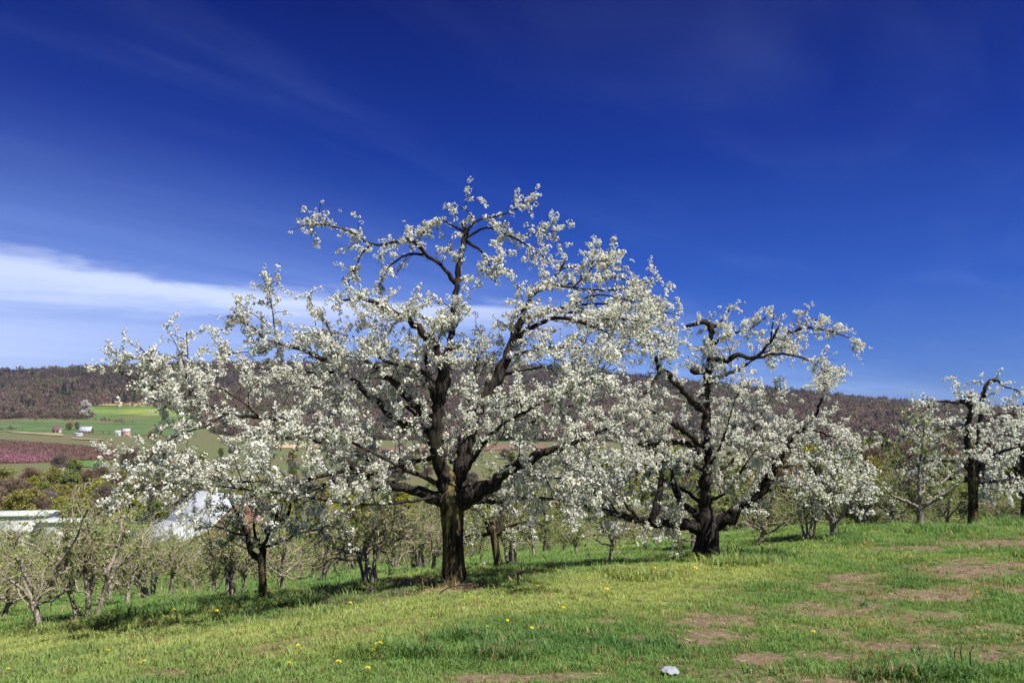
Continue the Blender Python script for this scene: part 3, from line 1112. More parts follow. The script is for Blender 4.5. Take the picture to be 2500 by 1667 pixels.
def cherry(label, trunk_px, limbs_px, seed, Y=None, group=None, sp1=0.092, len1=(0.4, 1.15), sp2=0.22, len2=(0.15, 0.45), spc=0.054, cscale=(0.6, 1.4), thin_above=None,
           temps=None, bark='cherry_bark', trunk_bark='cherry_trunk', up=0.35, droop=0.4, sides=14, extra=(), start=0.12, leaf_frac=0.0, twig_r=0.0045, cat='tree', flare=1.5, bare=0.0, name='cherry_tree'):
    rng = np.random.default_rng(seed)
    base = ground_hit(trunk_px[0][0], trunk_px[0][1]) if Y is None else on_ground(trunk_px[0][0], Y)
    BY = base[1]
    o = empty(name, base, label, cat, group)
    off = base.copy()
    tp = px_limb(BY, trunk_px, 0.0)
    dz = base[2] - tp[0, 2]
    tp[:, 2] += dz                      # the foot stands on the ground
    foot = tp[0].copy()
    foot[2] -= 0.25
    tp = np.vstack([foot, tp])
    V, q, t = trunk_mesh(tp, max(16, sides * 3 // 2), rng, flare)
    obj('trunk', make_mesh('trunk', V - off, q, t, True), M[trunk_bark], o)
    polys = []
    for spec in limbs_px:
        pts, dend = spec[0], spec[1]
        d0 = spec[2] if len(spec) > 2 else 0.0
        lp = px_limb(BY, pts, dend, d0)
        lp[:, 2] += dz
        c = catmull(lp, 0.10)
        c[1:-1, :3] += rng.normal(0, 1, (len(c) - 2, 3)) * np.minimum(c[1:-1, 3:4] * 0.30, 0.025)
        V, q, t = closed_tube(c, sides if c[0, 3] > 0.03 else 7, 0.15, rng)
        obj('branch', make_mesh('branch', V - off, q, t, True), M[bark], o)
        polys.append(c)
    # side shoots and twigs
    p, tn, f, ii = sample_along([c for c in polys], sp1, rng, start)
    keep = rng.random(len(p)) > bare * (f < 0.5)
    if thin_above is not None:          # the top of the crown is more open
        hz = project(p)[1]
        keep &= rng.random(len(p)) < sstep(hz, thin_above[0], thin_above[1]) * (1 - thin_above[2]) + thin_above[2]
    p, tn, f = p[keep], tn[keep], f[keep]
    l1 = rng.uniform(*len1, len(p)) * (1.1 - 0.6 * f)
    if thin_above is not None:
        l1 = l1 * (0.50 + 0.50 * sstep(project(p)[1], thin_above[0], thin_above[1]))
    S1 = shoots(p, tn, l1, rng, 0.7, 1.0, up, droop, 0.11, 6)
    p2, t2, f2, i2 = sample_along(S1, sp2, rng, 0.1)
    S2 = shoots(p2, t2, rng.uniform(*len2, len(p2)), rng, 0.8, 0.9, 0.15, 0.30, 0.10, 4)
    r1 = np.linspace(1, 0.35, 6)[None] * (twig_r * 1.9 * (0.6 + l1))[:, None]
    Va = tubes(S1, r1, 4)
    Vb = tubes(S2, np.linspace(1, 0.5, 4)[None] * np.full((len(S2), 1), twig_r), 3)
    V, q, t = join([Va, Vb])
    tw = obj('twigs', make_mesh('twigs', V - off, q, t), M['twig'], o)
    tw['kind'] = 'stuff'
    c1 = sample_along(S1, spc * 1.4, rng, 0.15)[0]
    c2 = sample_along(S2, spc, rng, 0.1)[0]
    c3 = S2[:, -1]
    thin = [c[c[:, 3] < 0.022] for c in polys]
    thin = [c for c in thin if len(c) > 3]
    c4 = sample_along(thin, spc * 1.1, rng, 0.0)[0] if thin else c3[:0]
    c4 = c4 + rng.normal(0, 0.03, c4.shape)
    cl = np.vstack([c1, c2, c3, c4])
    # blossom comes in runs: whole stretches are thick, others nearly bare
    w = fbm(cl[:, 0] * 1.7 + cl[:, 1] * 0.9, cl[:, 2] * 1.7 + cl[:, 1] * 0.6, 3)
    keep = rng.random(len(cl)) < sstep(w, 0.22, 0.50) * 0.9 + 0.10
    cl = cl[keep]
    cl = cl + rng.normal(0, 0.018, cl.shape)
    lf = rng.random(len(cl)) < leaf_frac
    bl = obj('blossom', bake_clusters('blossom', cl[~lf] - off, rng.uniform(*cscale, (~lf).sum()), temps or BLOSSOM_T, rng), M['blossom'], o)
    bl['kind'] = 'stuff'
    if leaf_frac > 0:
        le = obj('leaves', bake_clusters('leaves', cl[lf] - off, rng.uniform(0.8, 1.4, lf.sum()), LEAF_T, rng), M['leaf'], o)
        le['kind'] = 'stuff'
    print(label, 'clusters', len(cl), 'twigs', len(S1), len(S2), 'Y', round(BY, 1))
    return o


# the big cherry in the middle
T1_trunk = [(1109, 1430, 32), (1107, 1370, 29), (1105, 1300, 28), (1104, 1250, 31), (1103, 1218, 36), (1102, 1192, 28), (1098, 1165, 18), (1092, 1140, 8)]
T1_limbs = [
    # leader leaning left, its long arm ending in a cut stub
    ([(1096, 1225, 27), (1080, 1150, 24), (1066, 1087, 21), (1068, 1011, 19), (1080, 950, 17), (1084, 900, 15), (1053, 832, 13), (1011, 790, 10), (951, 755, 7), (900, 733, 5), (874, 731, 4), (823, 736, 3)], -0.6),
    # upright leader to the top
    ([(1080, 965, 15), (1092, 900, 14), (1102, 829, 12), (1110, 758, 10), (1113, 717, 9), (1118, 666, 9), (1126, 621, 7), (1136, 589, 7), (1139, 565, 9), (1128, 545, 6)], 0.5, -0.1),
    ([(1113, 690, 8), (1078, 647, 7), (1046, 628, 6.5), (1027, 608, 6), (1008, 586, 6.5), (976, 589, 4.5), (935, 597, 4), (906, 596, 3.6), (877, 577, 3.2), (842, 561, 2.6), (798, 550, 2), (747, 551, 1.5), (705, 564, 1)], -0.5, 0.35),
    ([(1034, 622, 4), (999, 621, 3.5), (967, 637, 3), (948, 656, 2.6), (932, 685, 2), (919, 707, 1.4)], 0.3, 0.2),
    ([(909, 596, 3), (887, 615, 2.6), (874, 640, 1.6), (850, 690, 1.2)], 0.0, 0.0),
    ([(798, 550, 1.8), (780, 530, 1.4), (782, 500, 1)], -0.4, -0.3),
    ([(1136, 572, 5), (1158, 542, 3.5), (1206, 529, 2.6), (1254, 513, 1.8), (1301, 478, 1)], 0.3, 0.5),
    ([(1136, 580, 5), (1174, 560, 3.5), (1206, 557, 3), (1254, 580, 2.6), (1301, 608, 2), (1343, 640, 1.4)], 0.9, 0.5),
    ([(1138, 590, 5), (1174, 612, 3.6), (1196, 650, 2.4), (1210, 690, 1.4)], -0.2, 0.5),
    ([(1137, 568, 4), (1100, 548, 2.6), (1070, 535, 1.8), (1040, 570, 1.2)], 0.9, 0.5),
    ([(1160, 545, 2.5), (1140, 515, 1.8), (1110, 500, 1)], 0.4, 0.5),
    ([(1254, 580, 2), (1310, 570, 1.6), (1355, 563, 1)], 1.2, 0.8),
    # right leader
    ([(1118, 1225, 26), (1130, 1120, 22), (1148, 1050, 20), (1170, 1000, 19), (1191, 957, 18), (1217, 919, 16), (1240, 861, 13), (1256, 815, 11), (1272, 773, 8.5), (1291, 738, 7), (1304, 713, 6), (1342, 690, 4.5), (1371, 655, 3.2), (1381, 630, 2)], 0.9),
    ([(1254, 830, 8.5), (1304, 796, 7), (1339, 780, 6), (1371, 776, 5.5), (1419, 786, 5), (1451, 799, 4), (1483, 815, 3.2), (1499, 843, 2.4), (1530, 869, 1.4)], -0.6, 0.6),
    ([(1272, 790, 7), (1307, 770, 6), (1349, 760, 5), (1387, 748, 4), (1483, 741, 3), (1578, 754, 2), (1660, 770, 1.2)], 1.3, 0.6),
    ([(1342, 690, 4), (1400, 703, 3.2), (1483, 709, 2.6), (1546, 700, 2), (1612, 680, 1.2)], -0.3, 0.75),
    ([(1371, 655, 3), (1420, 650, 2.4), (1475, 640, 1.8), (1520, 665, 1.2)], 1.6, 0.8),
    ([(1400, 703, 3), (1440, 660, 2), (1476, 625, 1)], 0.3, 0.4),
    ([(1483, 741, 2.5), (1540, 800, 2), (1590, 850, 1.3)], 0.8, 1.0),
    ([(1304, 713, 3.5), (1400, 690, 2.8), (1500, 678, 2), (1585, 700, 1.2)], 1.4, 0.8),
    ([(1349, 760, 3.5), (1450, 768, 2.8), (1550, 800, 2), (1625, 835, 1.2)], 0.2, 0.8),
    ([(1419, 786, 3.4), (1500, 778, 2.6), (1600, 790, 1.4)], -0.8, 0.1),
    ([(1387, 748, 3), (1460, 720, 2.2), (1540, 735, 1.6), (1600, 760, 1)], 0.6, 0.9),
    # low right limb
    ([(1115, 1228, 26), (1143, 1209, 24), (1178, 1193, 21), (1217, 1173, 20), (1242, 1152, 16), (1274, 1133, 14), (1315, 1111, 12), (1357, 1095, 9), (1413, 1074, 6.5), (1470, 1050, 4), (1530, 1030, 2)], -1.1),
    # low left limb, long and crooked
    ([(1095, 1228, 22), (1051, 1214, 17), (1019, 1195, 14), (987, 1192, 13), (942, 1184, 13), (910, 1168, 12), (879, 1149, 11), (853, 1134, 10), (819, 1113, 9), (787, 1081, 8), (755, 1066, 7), (707, 1034, 6.5), (678, 1024, 6), (637, 1018, 5), (553, 1010, 4.4), (511, 991, 4), (473, 982, 3.4), (422, 974, 3), (377, 961, 2.4), (330, 927, 1.8), (282, 908, 1.2)], -1.6),
    ([(880, 1150, 7), (821, 1152, 6), (780, 1162, 5.5), (748, 1171, 5), (700, 1179, 4.6), (640, 1176, 4), (569, 1173, 3), (480, 1165, 2.2), (400, 1185, 1.6), (320, 1195, 1)], -0.8, -0.7),
    ([(990, 1193, 6), (910, 1193, 5), (866, 1190, 4), (821, 1171, 3), (760, 1200, 2), (690, 1215, 1.3)], 0.7, -0.3),
    ([(553, 1010, 3.4), (500, 1040, 3), (440, 1060, 2.2), (380, 1100, 1.6), (345, 1145, 1)], -2.0, -1.3),
    ([(473, 982, 3), (455, 920, 2.2), (458, 870, 1.6), (455, 810, 1)], -1.2, -1.3),
    ([(422, 974, 2.5), (400, 920, 1.8), (370, 880, 1.4), (340, 845, 1)], -0.8, -1.3),
    ([(637, 1018, 3.2), (560, 960, 2.6), (480, 930, 2), (400, 910, 1.4)], -0.2, -1.0),
    # left limb rising out of the leader
    ([(1068, 1065, 14), (1042, 1058, 13), (997, 1046, 12), (959, 1021, 11), (924, 989, 10), (886, 948, 9.5), (851, 916, 9), (822, 893, 8.5), (803, 877, 8), (780, 869, 7), (736, 852, 6), (678, 839, 4), (643, 825, 3), (620, 800, 2.4), (596, 788, 1.8), (565, 750, 1)], 0.9),
    ([(851, 916, 5), (787, 908, 4), (739, 908, 3.5), (698, 903, 3), (640, 900, 2), (580, 890, 1.4)], 0.0, 0.6),
    ([(803, 877, 3.6), (810, 830, 2.4), (795, 785, 2), (771, 763, 1.5), (752, 720, 1)], 0.9, 0.6),
    ([(690, 845, 3), (673, 813, 2.2), (667, 774, 1.7), (661, 717, 1.2), (661, 672, 0.8)], 0.9, 0.8),
    ([(678, 839, 3), (640, 860, 2.2), (590, 860, 1.6), (545, 870, 1)], 0.4, 0.8),
    # inner left limb
    ([(1070, 1030, 13), (1035, 1012, 11), (997, 973, 9.5), (962, 935, 8), (940, 919, 7.5), (914, 897, 6), (883, 877, 5), (850, 868, 3.6), (800, 830, 2.2), (760, 810, 1.4)], -1.0),
    ([(1082, 945, 7), (1029, 906, 6), (991, 893, 5.5), (953, 887, 4.5), (900, 850, 3), (860, 820, 1.6)], -0.9, -0.2),
    ([(1068, 1010, 7), (1048, 940, 6.5), (1042, 892, 6), (1046, 850, 6), (1057, 815, 6.5), (1060, 784, 6)], 0.4, 0.0),
    ([(1060, 790, 4), (1010, 770, 2.6), (960, 790, 2), (900, 800, 1.3)], 1.0, 0.4),
    ([(1072, 1110, 7), (1019, 1126, 5.5), (977, 1139, 5), (930, 1140, 3.6), (860, 1100, 2.4), (800, 1040, 1.5)], 1.2),
    # limbs reaching towards and away from the viewer
    ([(1115, 1215, 8.4), (1200, 1225, 6.0), (1300, 1215, 4.2), (1400, 1220, 2.4), (1470, 1200, 1.2)], 2.6),
    ([(1110, 1195, 8.4), (1150, 1130, 6.6), (1200, 1060, 5.4), (1290, 1000, 3.6), (1380, 960, 2.4), (1460, 915, 1.2)], -2.2),
    ([(1112, 1170, 7.8), (1180, 1080, 6.0), (1280, 1040, 4.2), (1370, 1000, 2.4), (1440, 980, 1.2)], 2.4),
    ([(1097, 1190, 7.8), (1000, 1150, 5.4), (900, 1100, 4.2), (800, 1055, 2.4), (700, 1070, 1.5), (610, 1090, 1.0)], -2.6),
    ([(1076, 1100, 6.0), (1000, 1000, 4.8), (920, 955, 3.6), (800, 950, 2.4), (700, 935, 1.4), (600, 930, 1.0)], 2.6),
    ([(1238, 870, 4.2), (1330, 850, 3.0), (1420, 850, 2.0), (1520, 862, 1.1)], -1.2, 0.6),
    ([(1217, 919, 4.2), (1300, 900, 3.0), (1400, 890, 2.0), (1500, 905, 1.1)], 2.0, 0.5),
    ([(1062, 1212, 5.4), (950, 1230, 3.6), (820, 1225, 2.7), (700, 1205, 2.0), (560, 1190, 1.6), (430, 1180, 1.1), (320, 1195, 1.0)], -2.4, -0.3),
    ([(1240, 1155, 5.4), (1300, 1160, 3.6), (1380, 1170, 2.4), (1450, 1190, 1.2)], -2.3, -0.4),
    ([(1170, 1000, 4.8), (1240, 990, 3.0), (1330, 950, 2.0), (1420, 940, 1.1)], 0.2, 0.5),
    ([(1100, 1130, 4.8), (1130, 1050, 3.6), (1150, 960, 2.4), (1165, 880, 1.5), (1180, 800, 1.0)], 1.6),
]
cherry('large old cherry tree in full white blossom, tallest, in the middle of the slope', T1_trunk, T1_limbs, 41, thin_above=(640, 860, 0.85), flare=1.28, bare=0.5)

# the second big cherry, right of it
T2_trunk = [(1720, 1367, 33), (1726, 1330, 31), (1728, 1305, 30), (1727, 1282, 30), (1725, 1262, 25), (1724, 1240, 18), (1724, 1220, 8)]
T2_limbs = [
    ([(1716, 1282, 20), (1694, 1281, 17), (1658, 1274, 15), (1609, 1274, 13), (1560, 1264, 11), (1508, 1250, 10), (1466, 1239, 8), (1434, 1232, 5), (1402, 1215, 3), (1367, 1208, 1.6)], -1.2),
    ([(1730, 1288, 20), (1755, 1275, 17), (1781, 1257, 16), (1816, 1229, 15), (1855, 1197, 15), (1872, 1166, 12), (1893, 1127, 11), (1911, 1088, 10), (1932, 1062, 9), (1960, 1042, 7), (1984, 1020, 5), (2004, 975, 3), (2018, 930, 1.6)], -0.6),
    ([(1726, 1275, 17), (1722, 1200, 15), (1729, 1116, 14), (1725, 1046, 13), (1722, 997, 13), (1725, 938, 12), (1730, 896, 10), (1734, 857, 8), (1738, 820, 7), (1735, 798, 9), (1720, 782, 9), (1700, 786, 5), (1676, 792, 4)], 0.4),
    ([(1735, 798, 6), (1747, 789, 7), (1752, 795, 4)], 0.4, 0.4),
    ([(1728, 890, 9), (1750, 879, 8), (1773, 872, 8), (1801, 864, 8), (1825, 868, 6), (1846, 869, 5), (1880, 830, 4), (1902, 798, 4), (1930, 806, 3.6), (1965, 796, 3.2), (2002, 798, 2.6), (2031, 806, 2), (2068, 818, 1.5), (2103, 835, 1)], -0.5, 0.3),
    ([(1846, 869, 4), (1900, 860, 3), (1960, 870, 2.4), (2010, 900, 1.6), (2040, 930, 1)], 0.6, 0.0),
    ([(1728, 930, 7), (1764, 912, 6), (1804, 898, 5), (1830, 880, 3.6), (1880, 850, 2.4), (1940, 840, 1.4)], 1.2, 0.3),
    ([(1736, 845, 5), (1758, 823, 4), (1787, 809, 3), (1830, 800, 2.2), (1870, 770, 1.3)], -0.8, 0.3),
    ([(1720, 905, 8), (1700, 899, 10), (1690, 900, 8)], -0.1, 0.3),
    ([(1738, 800, 3), (1765, 775, 2.2), (1785, 745, 1.3)], 0.6, 0.4),
    ([(1880, 830, 3), (1885, 795, 2.2), (1890, 762, 1.3)], -0.6, -0.1),
    ([(1965, 796, 2), (1975, 775, 1.4), (2010, 780, 0.9)], -0.3, -0.3),
    ([(1722, 1005, 12), (1704, 990, 10), (1684, 967, 10), (1661, 941, 9), (1643, 924, 8.5), (1627, 903, 9), (1612, 903, 6), (1602, 880, 4), (1598, 860, 3)], -0.6, 0.1),
    ([(1602, 880, 3), (1625, 850, 2.4), (1640, 820, 1.6)], -0.3, -0.5),
    ([(1612, 903, 4), (1570, 960, 3), (1540, 990, 2), (1510, 1010, 1.3)], -1.2, -0.5),
    ([(1728, 1090, 11), (1700, 1066, 10), (1676, 1050, 9), (1652, 1036, 9), (1630, 1022, 7), (1590, 1000, 4), (1540, 980, 2)], -1.2, 0.1),
    ([(1728, 1118, 9), (1680, 1080, 7), (1637, 1074, 6.5), (1595, 1081, 6), (1560, 1083, 5.5), (1525, 1074, 5), (1490, 1046, 4.5), (1466, 1022, 4), (1448, 1018, 3), (1440, 970, 2)], -0.4),
    ([(1595, 1272, 10), (1600, 1222, 9), (1611, 1195, 9), (1613, 1148, 7), (1590, 1090, 4), (1560, 1040, 2)], -0.3, -0.6),
    ([(1712, 1265, 13), (1690, 1243, 10), (1658, 1215, 9), (1640, 1150, 6), (1600, 1100, 3)], 1.2),
    ([(1924, 1085, 6), (1960, 1105, 4), (1990, 1146, 3), (2020, 1190, 1.8)], -1.2, -0.5),
    ([(1960, 1042, 4), (2000, 1050, 3), (2060, 1075, 2), (2100, 1110, 1.2)], 0.3, -0.4),
    ([(1872, 1166, 6), (1830, 1110, 4.5), (1800, 1050, 3), (1790, 1000, 2)], 0.8, -0.4),
    ([(1729, 1180, 5.4), (1780, 1130, 4.2), (1830, 1060, 3.0), (1870, 990, 2.1), (1900, 940, 1.2)], 1.8),
    ([(1728, 1220, 5.4), (1780, 1190, 3.6), (1840, 1100, 2.4), (1900, 1060, 1.2)], -2.0),
    ([(1722, 1230, 6.0), (1650, 1180, 4.2), (1560, 1150, 3.0), (1480, 1150, 1.8), (1410, 1165, 1.0)], 2.2),
    ([(1560, 1264, 4.8), (1500, 1200, 3.0), (1440, 1160, 2.0), (1390, 1130, 1.1)], -2.2, -0.8),
    ([(1508, 1250, 3.6), (1470, 1190, 2.4), (1420, 1120, 1.6), (1400, 1060, 1.0)], -0.6, -1.0),
    ([(1724, 1150, 4.8), (1690, 1130, 3.6), (1640, 1120, 2.7), (1560, 1130, 1.8), (1500, 1100, 1.0)], -2.2),
    ([(1728, 1140, 4.2), (1760, 1080, 3.0), (1800, 960, 1.8), (1830, 930, 1.1)], -1.6),
]
cherry('broad old cherry in white blossom with black trunk and low limbs, right of the tallest', T2_trunk, T2_limbs, 42, Y=19.6,
       sp1=0.082, len1=(0.4, 1.1), bare=0.55, spc=0.056, thin_above=(760, 900, 0.9), trunk_bark='cherry_bark')  # darker limb bark on this trunk puts its shade into the colour

# smaller cherries along the brow
cherry('gnarled cherry tree in white blossom with bare twisted top, near the right edge',
       [(2376, 1278, 13), (2376, 1220, 12), (2375, 1169, 13), (2376, 1130, 11)],
       [([(2372, 1160, 9), (2365, 1089, 8), (2362, 1048, 8), (2366, 1003, 7), (2370, 970, 5), (2366, 955, 6)], -0.8),
        ([(2380, 1160, 9), (2388, 1105, 8), (2392, 1041, 7), (2397, 977, 5), (2402, 950, 5.5), (2412, 930, 5.5), (2426, 922, 6.5), (2438, 928, 3.5), (2450, 940, 2.4), (2467, 942, 2), (2500, 955, 1)], 0.4),
        ([(2366, 990, 5), (2353, 974, 6), (2330, 976, 4), (2308, 974, 3.6), (2282, 977, 3), (2257, 997, 2), (2225, 1015, 1)], -0.9, -0.6),
        ([(2363, 1055, 6), (2345, 1040, 6), (2320, 1038, 5), (2295, 1042, 4), (2270, 1055, 2.5), (2230, 1060, 1.3)], -1.4, -0.4),
        ([(2392, 1041, 5), (2430, 1010, 3.5), (2480, 1005, 2.4), (2540, 1020, 1.3)], 0.6, 0.2),
        ([(2378, 1150, 7), (2420, 1110, 5), (2470, 1090, 3), (2530, 1080, 1.6)], -1.4),
        ([(2374, 1140, 6), (2320, 1120, 4), (2270, 1120, 3), (2220, 1140, 1.6)], -1.4),
        ([(2376, 1170, 6), (2430, 1170, 4), (2500, 1160, 2)], 1.6),
        ([(2374, 1165, 6), (2310, 1160, 4), (2250, 1090, 2)], 2.0),
        ([(2390, 1080, 5), (2440, 1060, 3), (2500, 1060, 1.6)], 1.6, 0.2)],
       43, Y=33.0, sp1=0.2, len1=(0.5, 1.3), sp2=0.32, len2=(0.2, 0.6), spc=0.10, cscale=(1.1, 1.7), temps=BLOSSOM_S, sides=9, flare=1.3, twig_r=0.006)
cherry('white blossoming cherry tree with dark trunk cut by the right edge',
       [(2503, 1268, 12), (2502, 1180, 11), (2498, 1120, 10), (2497, 1090, 8)],
       [([(2500, 1150, 8), (2496, 1090, 7), (2485, 1050, 6), (2478, 1010, 4), (2470, 970, 2)], -0.8),
        ([(2500, 1130, 8), (2530, 1060, 6), (2560, 1000, 4), (2590, 960, 2)], 0.8),
        ([(2498, 1140, 6), (2450, 1100, 4), (2420, 1070, 3), (2390, 1050, 1.5)], 1.0),
        ([(2499, 1170, 7), (2460, 1150, 5), (2420, 1160, 3), (2395, 1180, 1.5)], -1.2),
        ([(2502, 1160, 7), (2560, 1130, 5), (2620, 1110, 3)], -1.0),
        ([(2496, 1090, 5), (2460, 1040, 3.5), (2440, 1000, 2)], 1.6)],
       44, Y=37.0, sp1=0.18, len1=(0.5, 1.3), sp2=0.32, len2=(0.2, 0.6), spc=0.10, cscale=(1.1, 1.7), temps=BLOSSOM_S, sides=9, flare=1.3, twig_r=0.006)
cherry('pale grey trunked young cherry tree in white blossom, right of the broad old one',
       [(2034, 1313, 9), (2034, 1290, 8), (2034, 1270, 9), (2034, 1258, 7)],
       [([(2034, 1268, 7), (2030, 1225, 6), (2028, 1180, 5), (2032, 1110, 3.8), (2030, 1050, 2.4), (2034, 1000, 1.4)], 0.2),
        ([(2036, 1268, 6.5), (2056, 1250, 5.5), (2072, 1225, 5), (2086, 1200, 4), (2110, 1170, 2.4), (2130, 1130, 1.4)], -0.6),
        ([(2032, 1268, 6.5), (2018, 1240, 5), (1998, 1205, 4), (1975, 1180, 3), (1940, 1160, 1.6)], -0.5),
        ([(2026, 1262, 5), (2000, 1236, 4), (1965, 1230, 3), (1930, 1215, 1.6)], 0.6),
        ([(2034, 1225, 4.5), (2056, 1170, 3.5), (2075, 1110, 2.5), (2090, 1060, 1.5)], 0.9),
        ([(2030, 1200, 4), (2005, 1150, 3), (1985, 1090, 2), (1975, 1040, 1.2)], 0.9),
        ([(2032, 1215, 4), (2060, 1195, 3), (2100, 1190, 2), (2140, 1180, 1.2)], 1.2)],
       45, Y=25.0, sp1=0.12, len1=(0.4, 1.0), sp2=0.22, len2=(0.2, 0.5), spc=0.085, cscale=(0.9, 1.4), temps=BLOSSOM_S, bark='pale_bark', trunk_bark='pale_bark', sides=9, flare=1.25, leaf_frac=0.25)
cherry('slim cherry tree with straight black trunk left of the tallest tree, thin white blossom',
       [(641, 1467, 11), (641, 1420, 10), (640, 1385, 10), (639, 1362, 11), (638, 1350, 8)],
       [([(637, 1365, 8), (614, 1346, 7), (604, 1305, 6), (588, 1272, 4.5), (574, 1246, 3.4), (560, 1215, 2)], -0.3),
        ([(641, 1365, 8), (647, 1329, 6.5), (660, 1287, 5), (676, 1268, 4.5), (674, 1214, 3), (680, 1160, 2)], 0.3),
        ([(660, 1287, 4), (690, 1270, 4.5), (705, 1255, 5), (712, 1225, 3), (740, 1190, 1.6)], -0.5, 0.2),
        ([(645, 1335, 4), (690, 1320, 3), (740, 1300, 2.4), (790, 1290, 1.4)], -0.9),
        ([(604, 1305, 4), (570, 1300, 3), (530, 1285, 2.2), (490, 1290, 1.3)], 0.5, -0.2),
        ([(640, 1350, 5), (620, 1290, 3.5), (625, 1230, 2.4), (610, 1170, 1.4)], 0.9)],
       46, sp1=0.12, len1=(0.35, 0.9), sp2=0.22, len2=(0.15, 0.4), spc=0.08, cscale=(0.75, 1.3), sides=10, flare=1.3, leaf_frac=0.45)
cherry('patchy barked cherry tree just behind and right of the tallest trunk',
       [(1218, 1414, 10), (1212, 1375, 9.5), (1207, 1340, 10), (1203, 1312, 9)],
       [([(1203, 1325, 7), (1185, 1300, 5), (1170, 1275, 4), (1150, 1268, 3), (1140, 1260, 2)], -0.3),
        ([(1206, 1322, 7), (1222, 1285, 5), (1230, 1250, 4), (1250, 1200, 2)], 0.3),
        ([(1202, 1330, 6), (1198, 1280, 4.5), (1190, 1230, 3), (1200, 1170, 1.6)], 0.6),
        ([(1208, 1335, 5), (1245, 1310, 4), (1290, 1300, 3), (1330, 1310, 1.6)], -0.6),
        ([(1206, 1330, 5), (1160, 1330, 3.6), (1120, 1340, 2)], 0.9)],
       47, Y=19.5, sp1=0.11, len1=(0.4, 0.95), sp2=0.22, len2=(0.15, 0.45), spc=0.09, cscale=(0.8, 1.2), sides=9, flare=1.25, leaf_frac=0.5)
cherry('leafy light green tree with pale forked trunk and little blossom, left of gnarled cherry',
       [(2247, 1287, 9), (2247, 1265, 8), (2247, 1245, 9), (2247, 1232, 7)],
       [([(2247, 1245, 6.5), (2245, 1200, 5.5), (2244, 1160, 5), (2250, 1110, 4), (2255, 1060, 3), (2250, 1010, 1.6)], 0.0),
        ([(2249, 1242, 6), (2270, 1230, 5), (2292, 1218, 4.5), (2320, 1200, 2.5), (2345, 1180, 1.3)], -0.7),
        ([(2244, 1243, 5.5), (2225, 1232, 4.5), (2200, 1222, 4), (2175, 1210, 2.6), (2150, 1180, 1.4)], -0.5),
        ([(2246, 1210, 4.5), (2275, 1190, 4), (2300, 1180, 3), (2335, 1150, 1.5)], 0.6),
        ([(2244, 1185, 4), (2215, 1165, 3), (2195, 1130, 2.2), (2180, 1080, 1.3)], 0.5),
        ([(2250, 1130, 4), (2280, 1095, 3.4), (2310, 1088, 2.6), (2340, 1110, 1.4)], -0.4),
        ([(2252, 1080, 3), (2225, 1045, 2.2), (2205, 1010, 1.3)], -0.5)],
       48, Y=31.0, sp1=0.14, len1=(0.45, 1.1), sp2=0.25, len2=(0.2, 0.5), spc=0.09, cscale=(0.9, 1.4), temps=BLOSSOM_S, bark='pale_bark', trunk_bark='apple_bark', sides=9, flare=1.25, leaf_frac=0.8, name='leafy_tree')


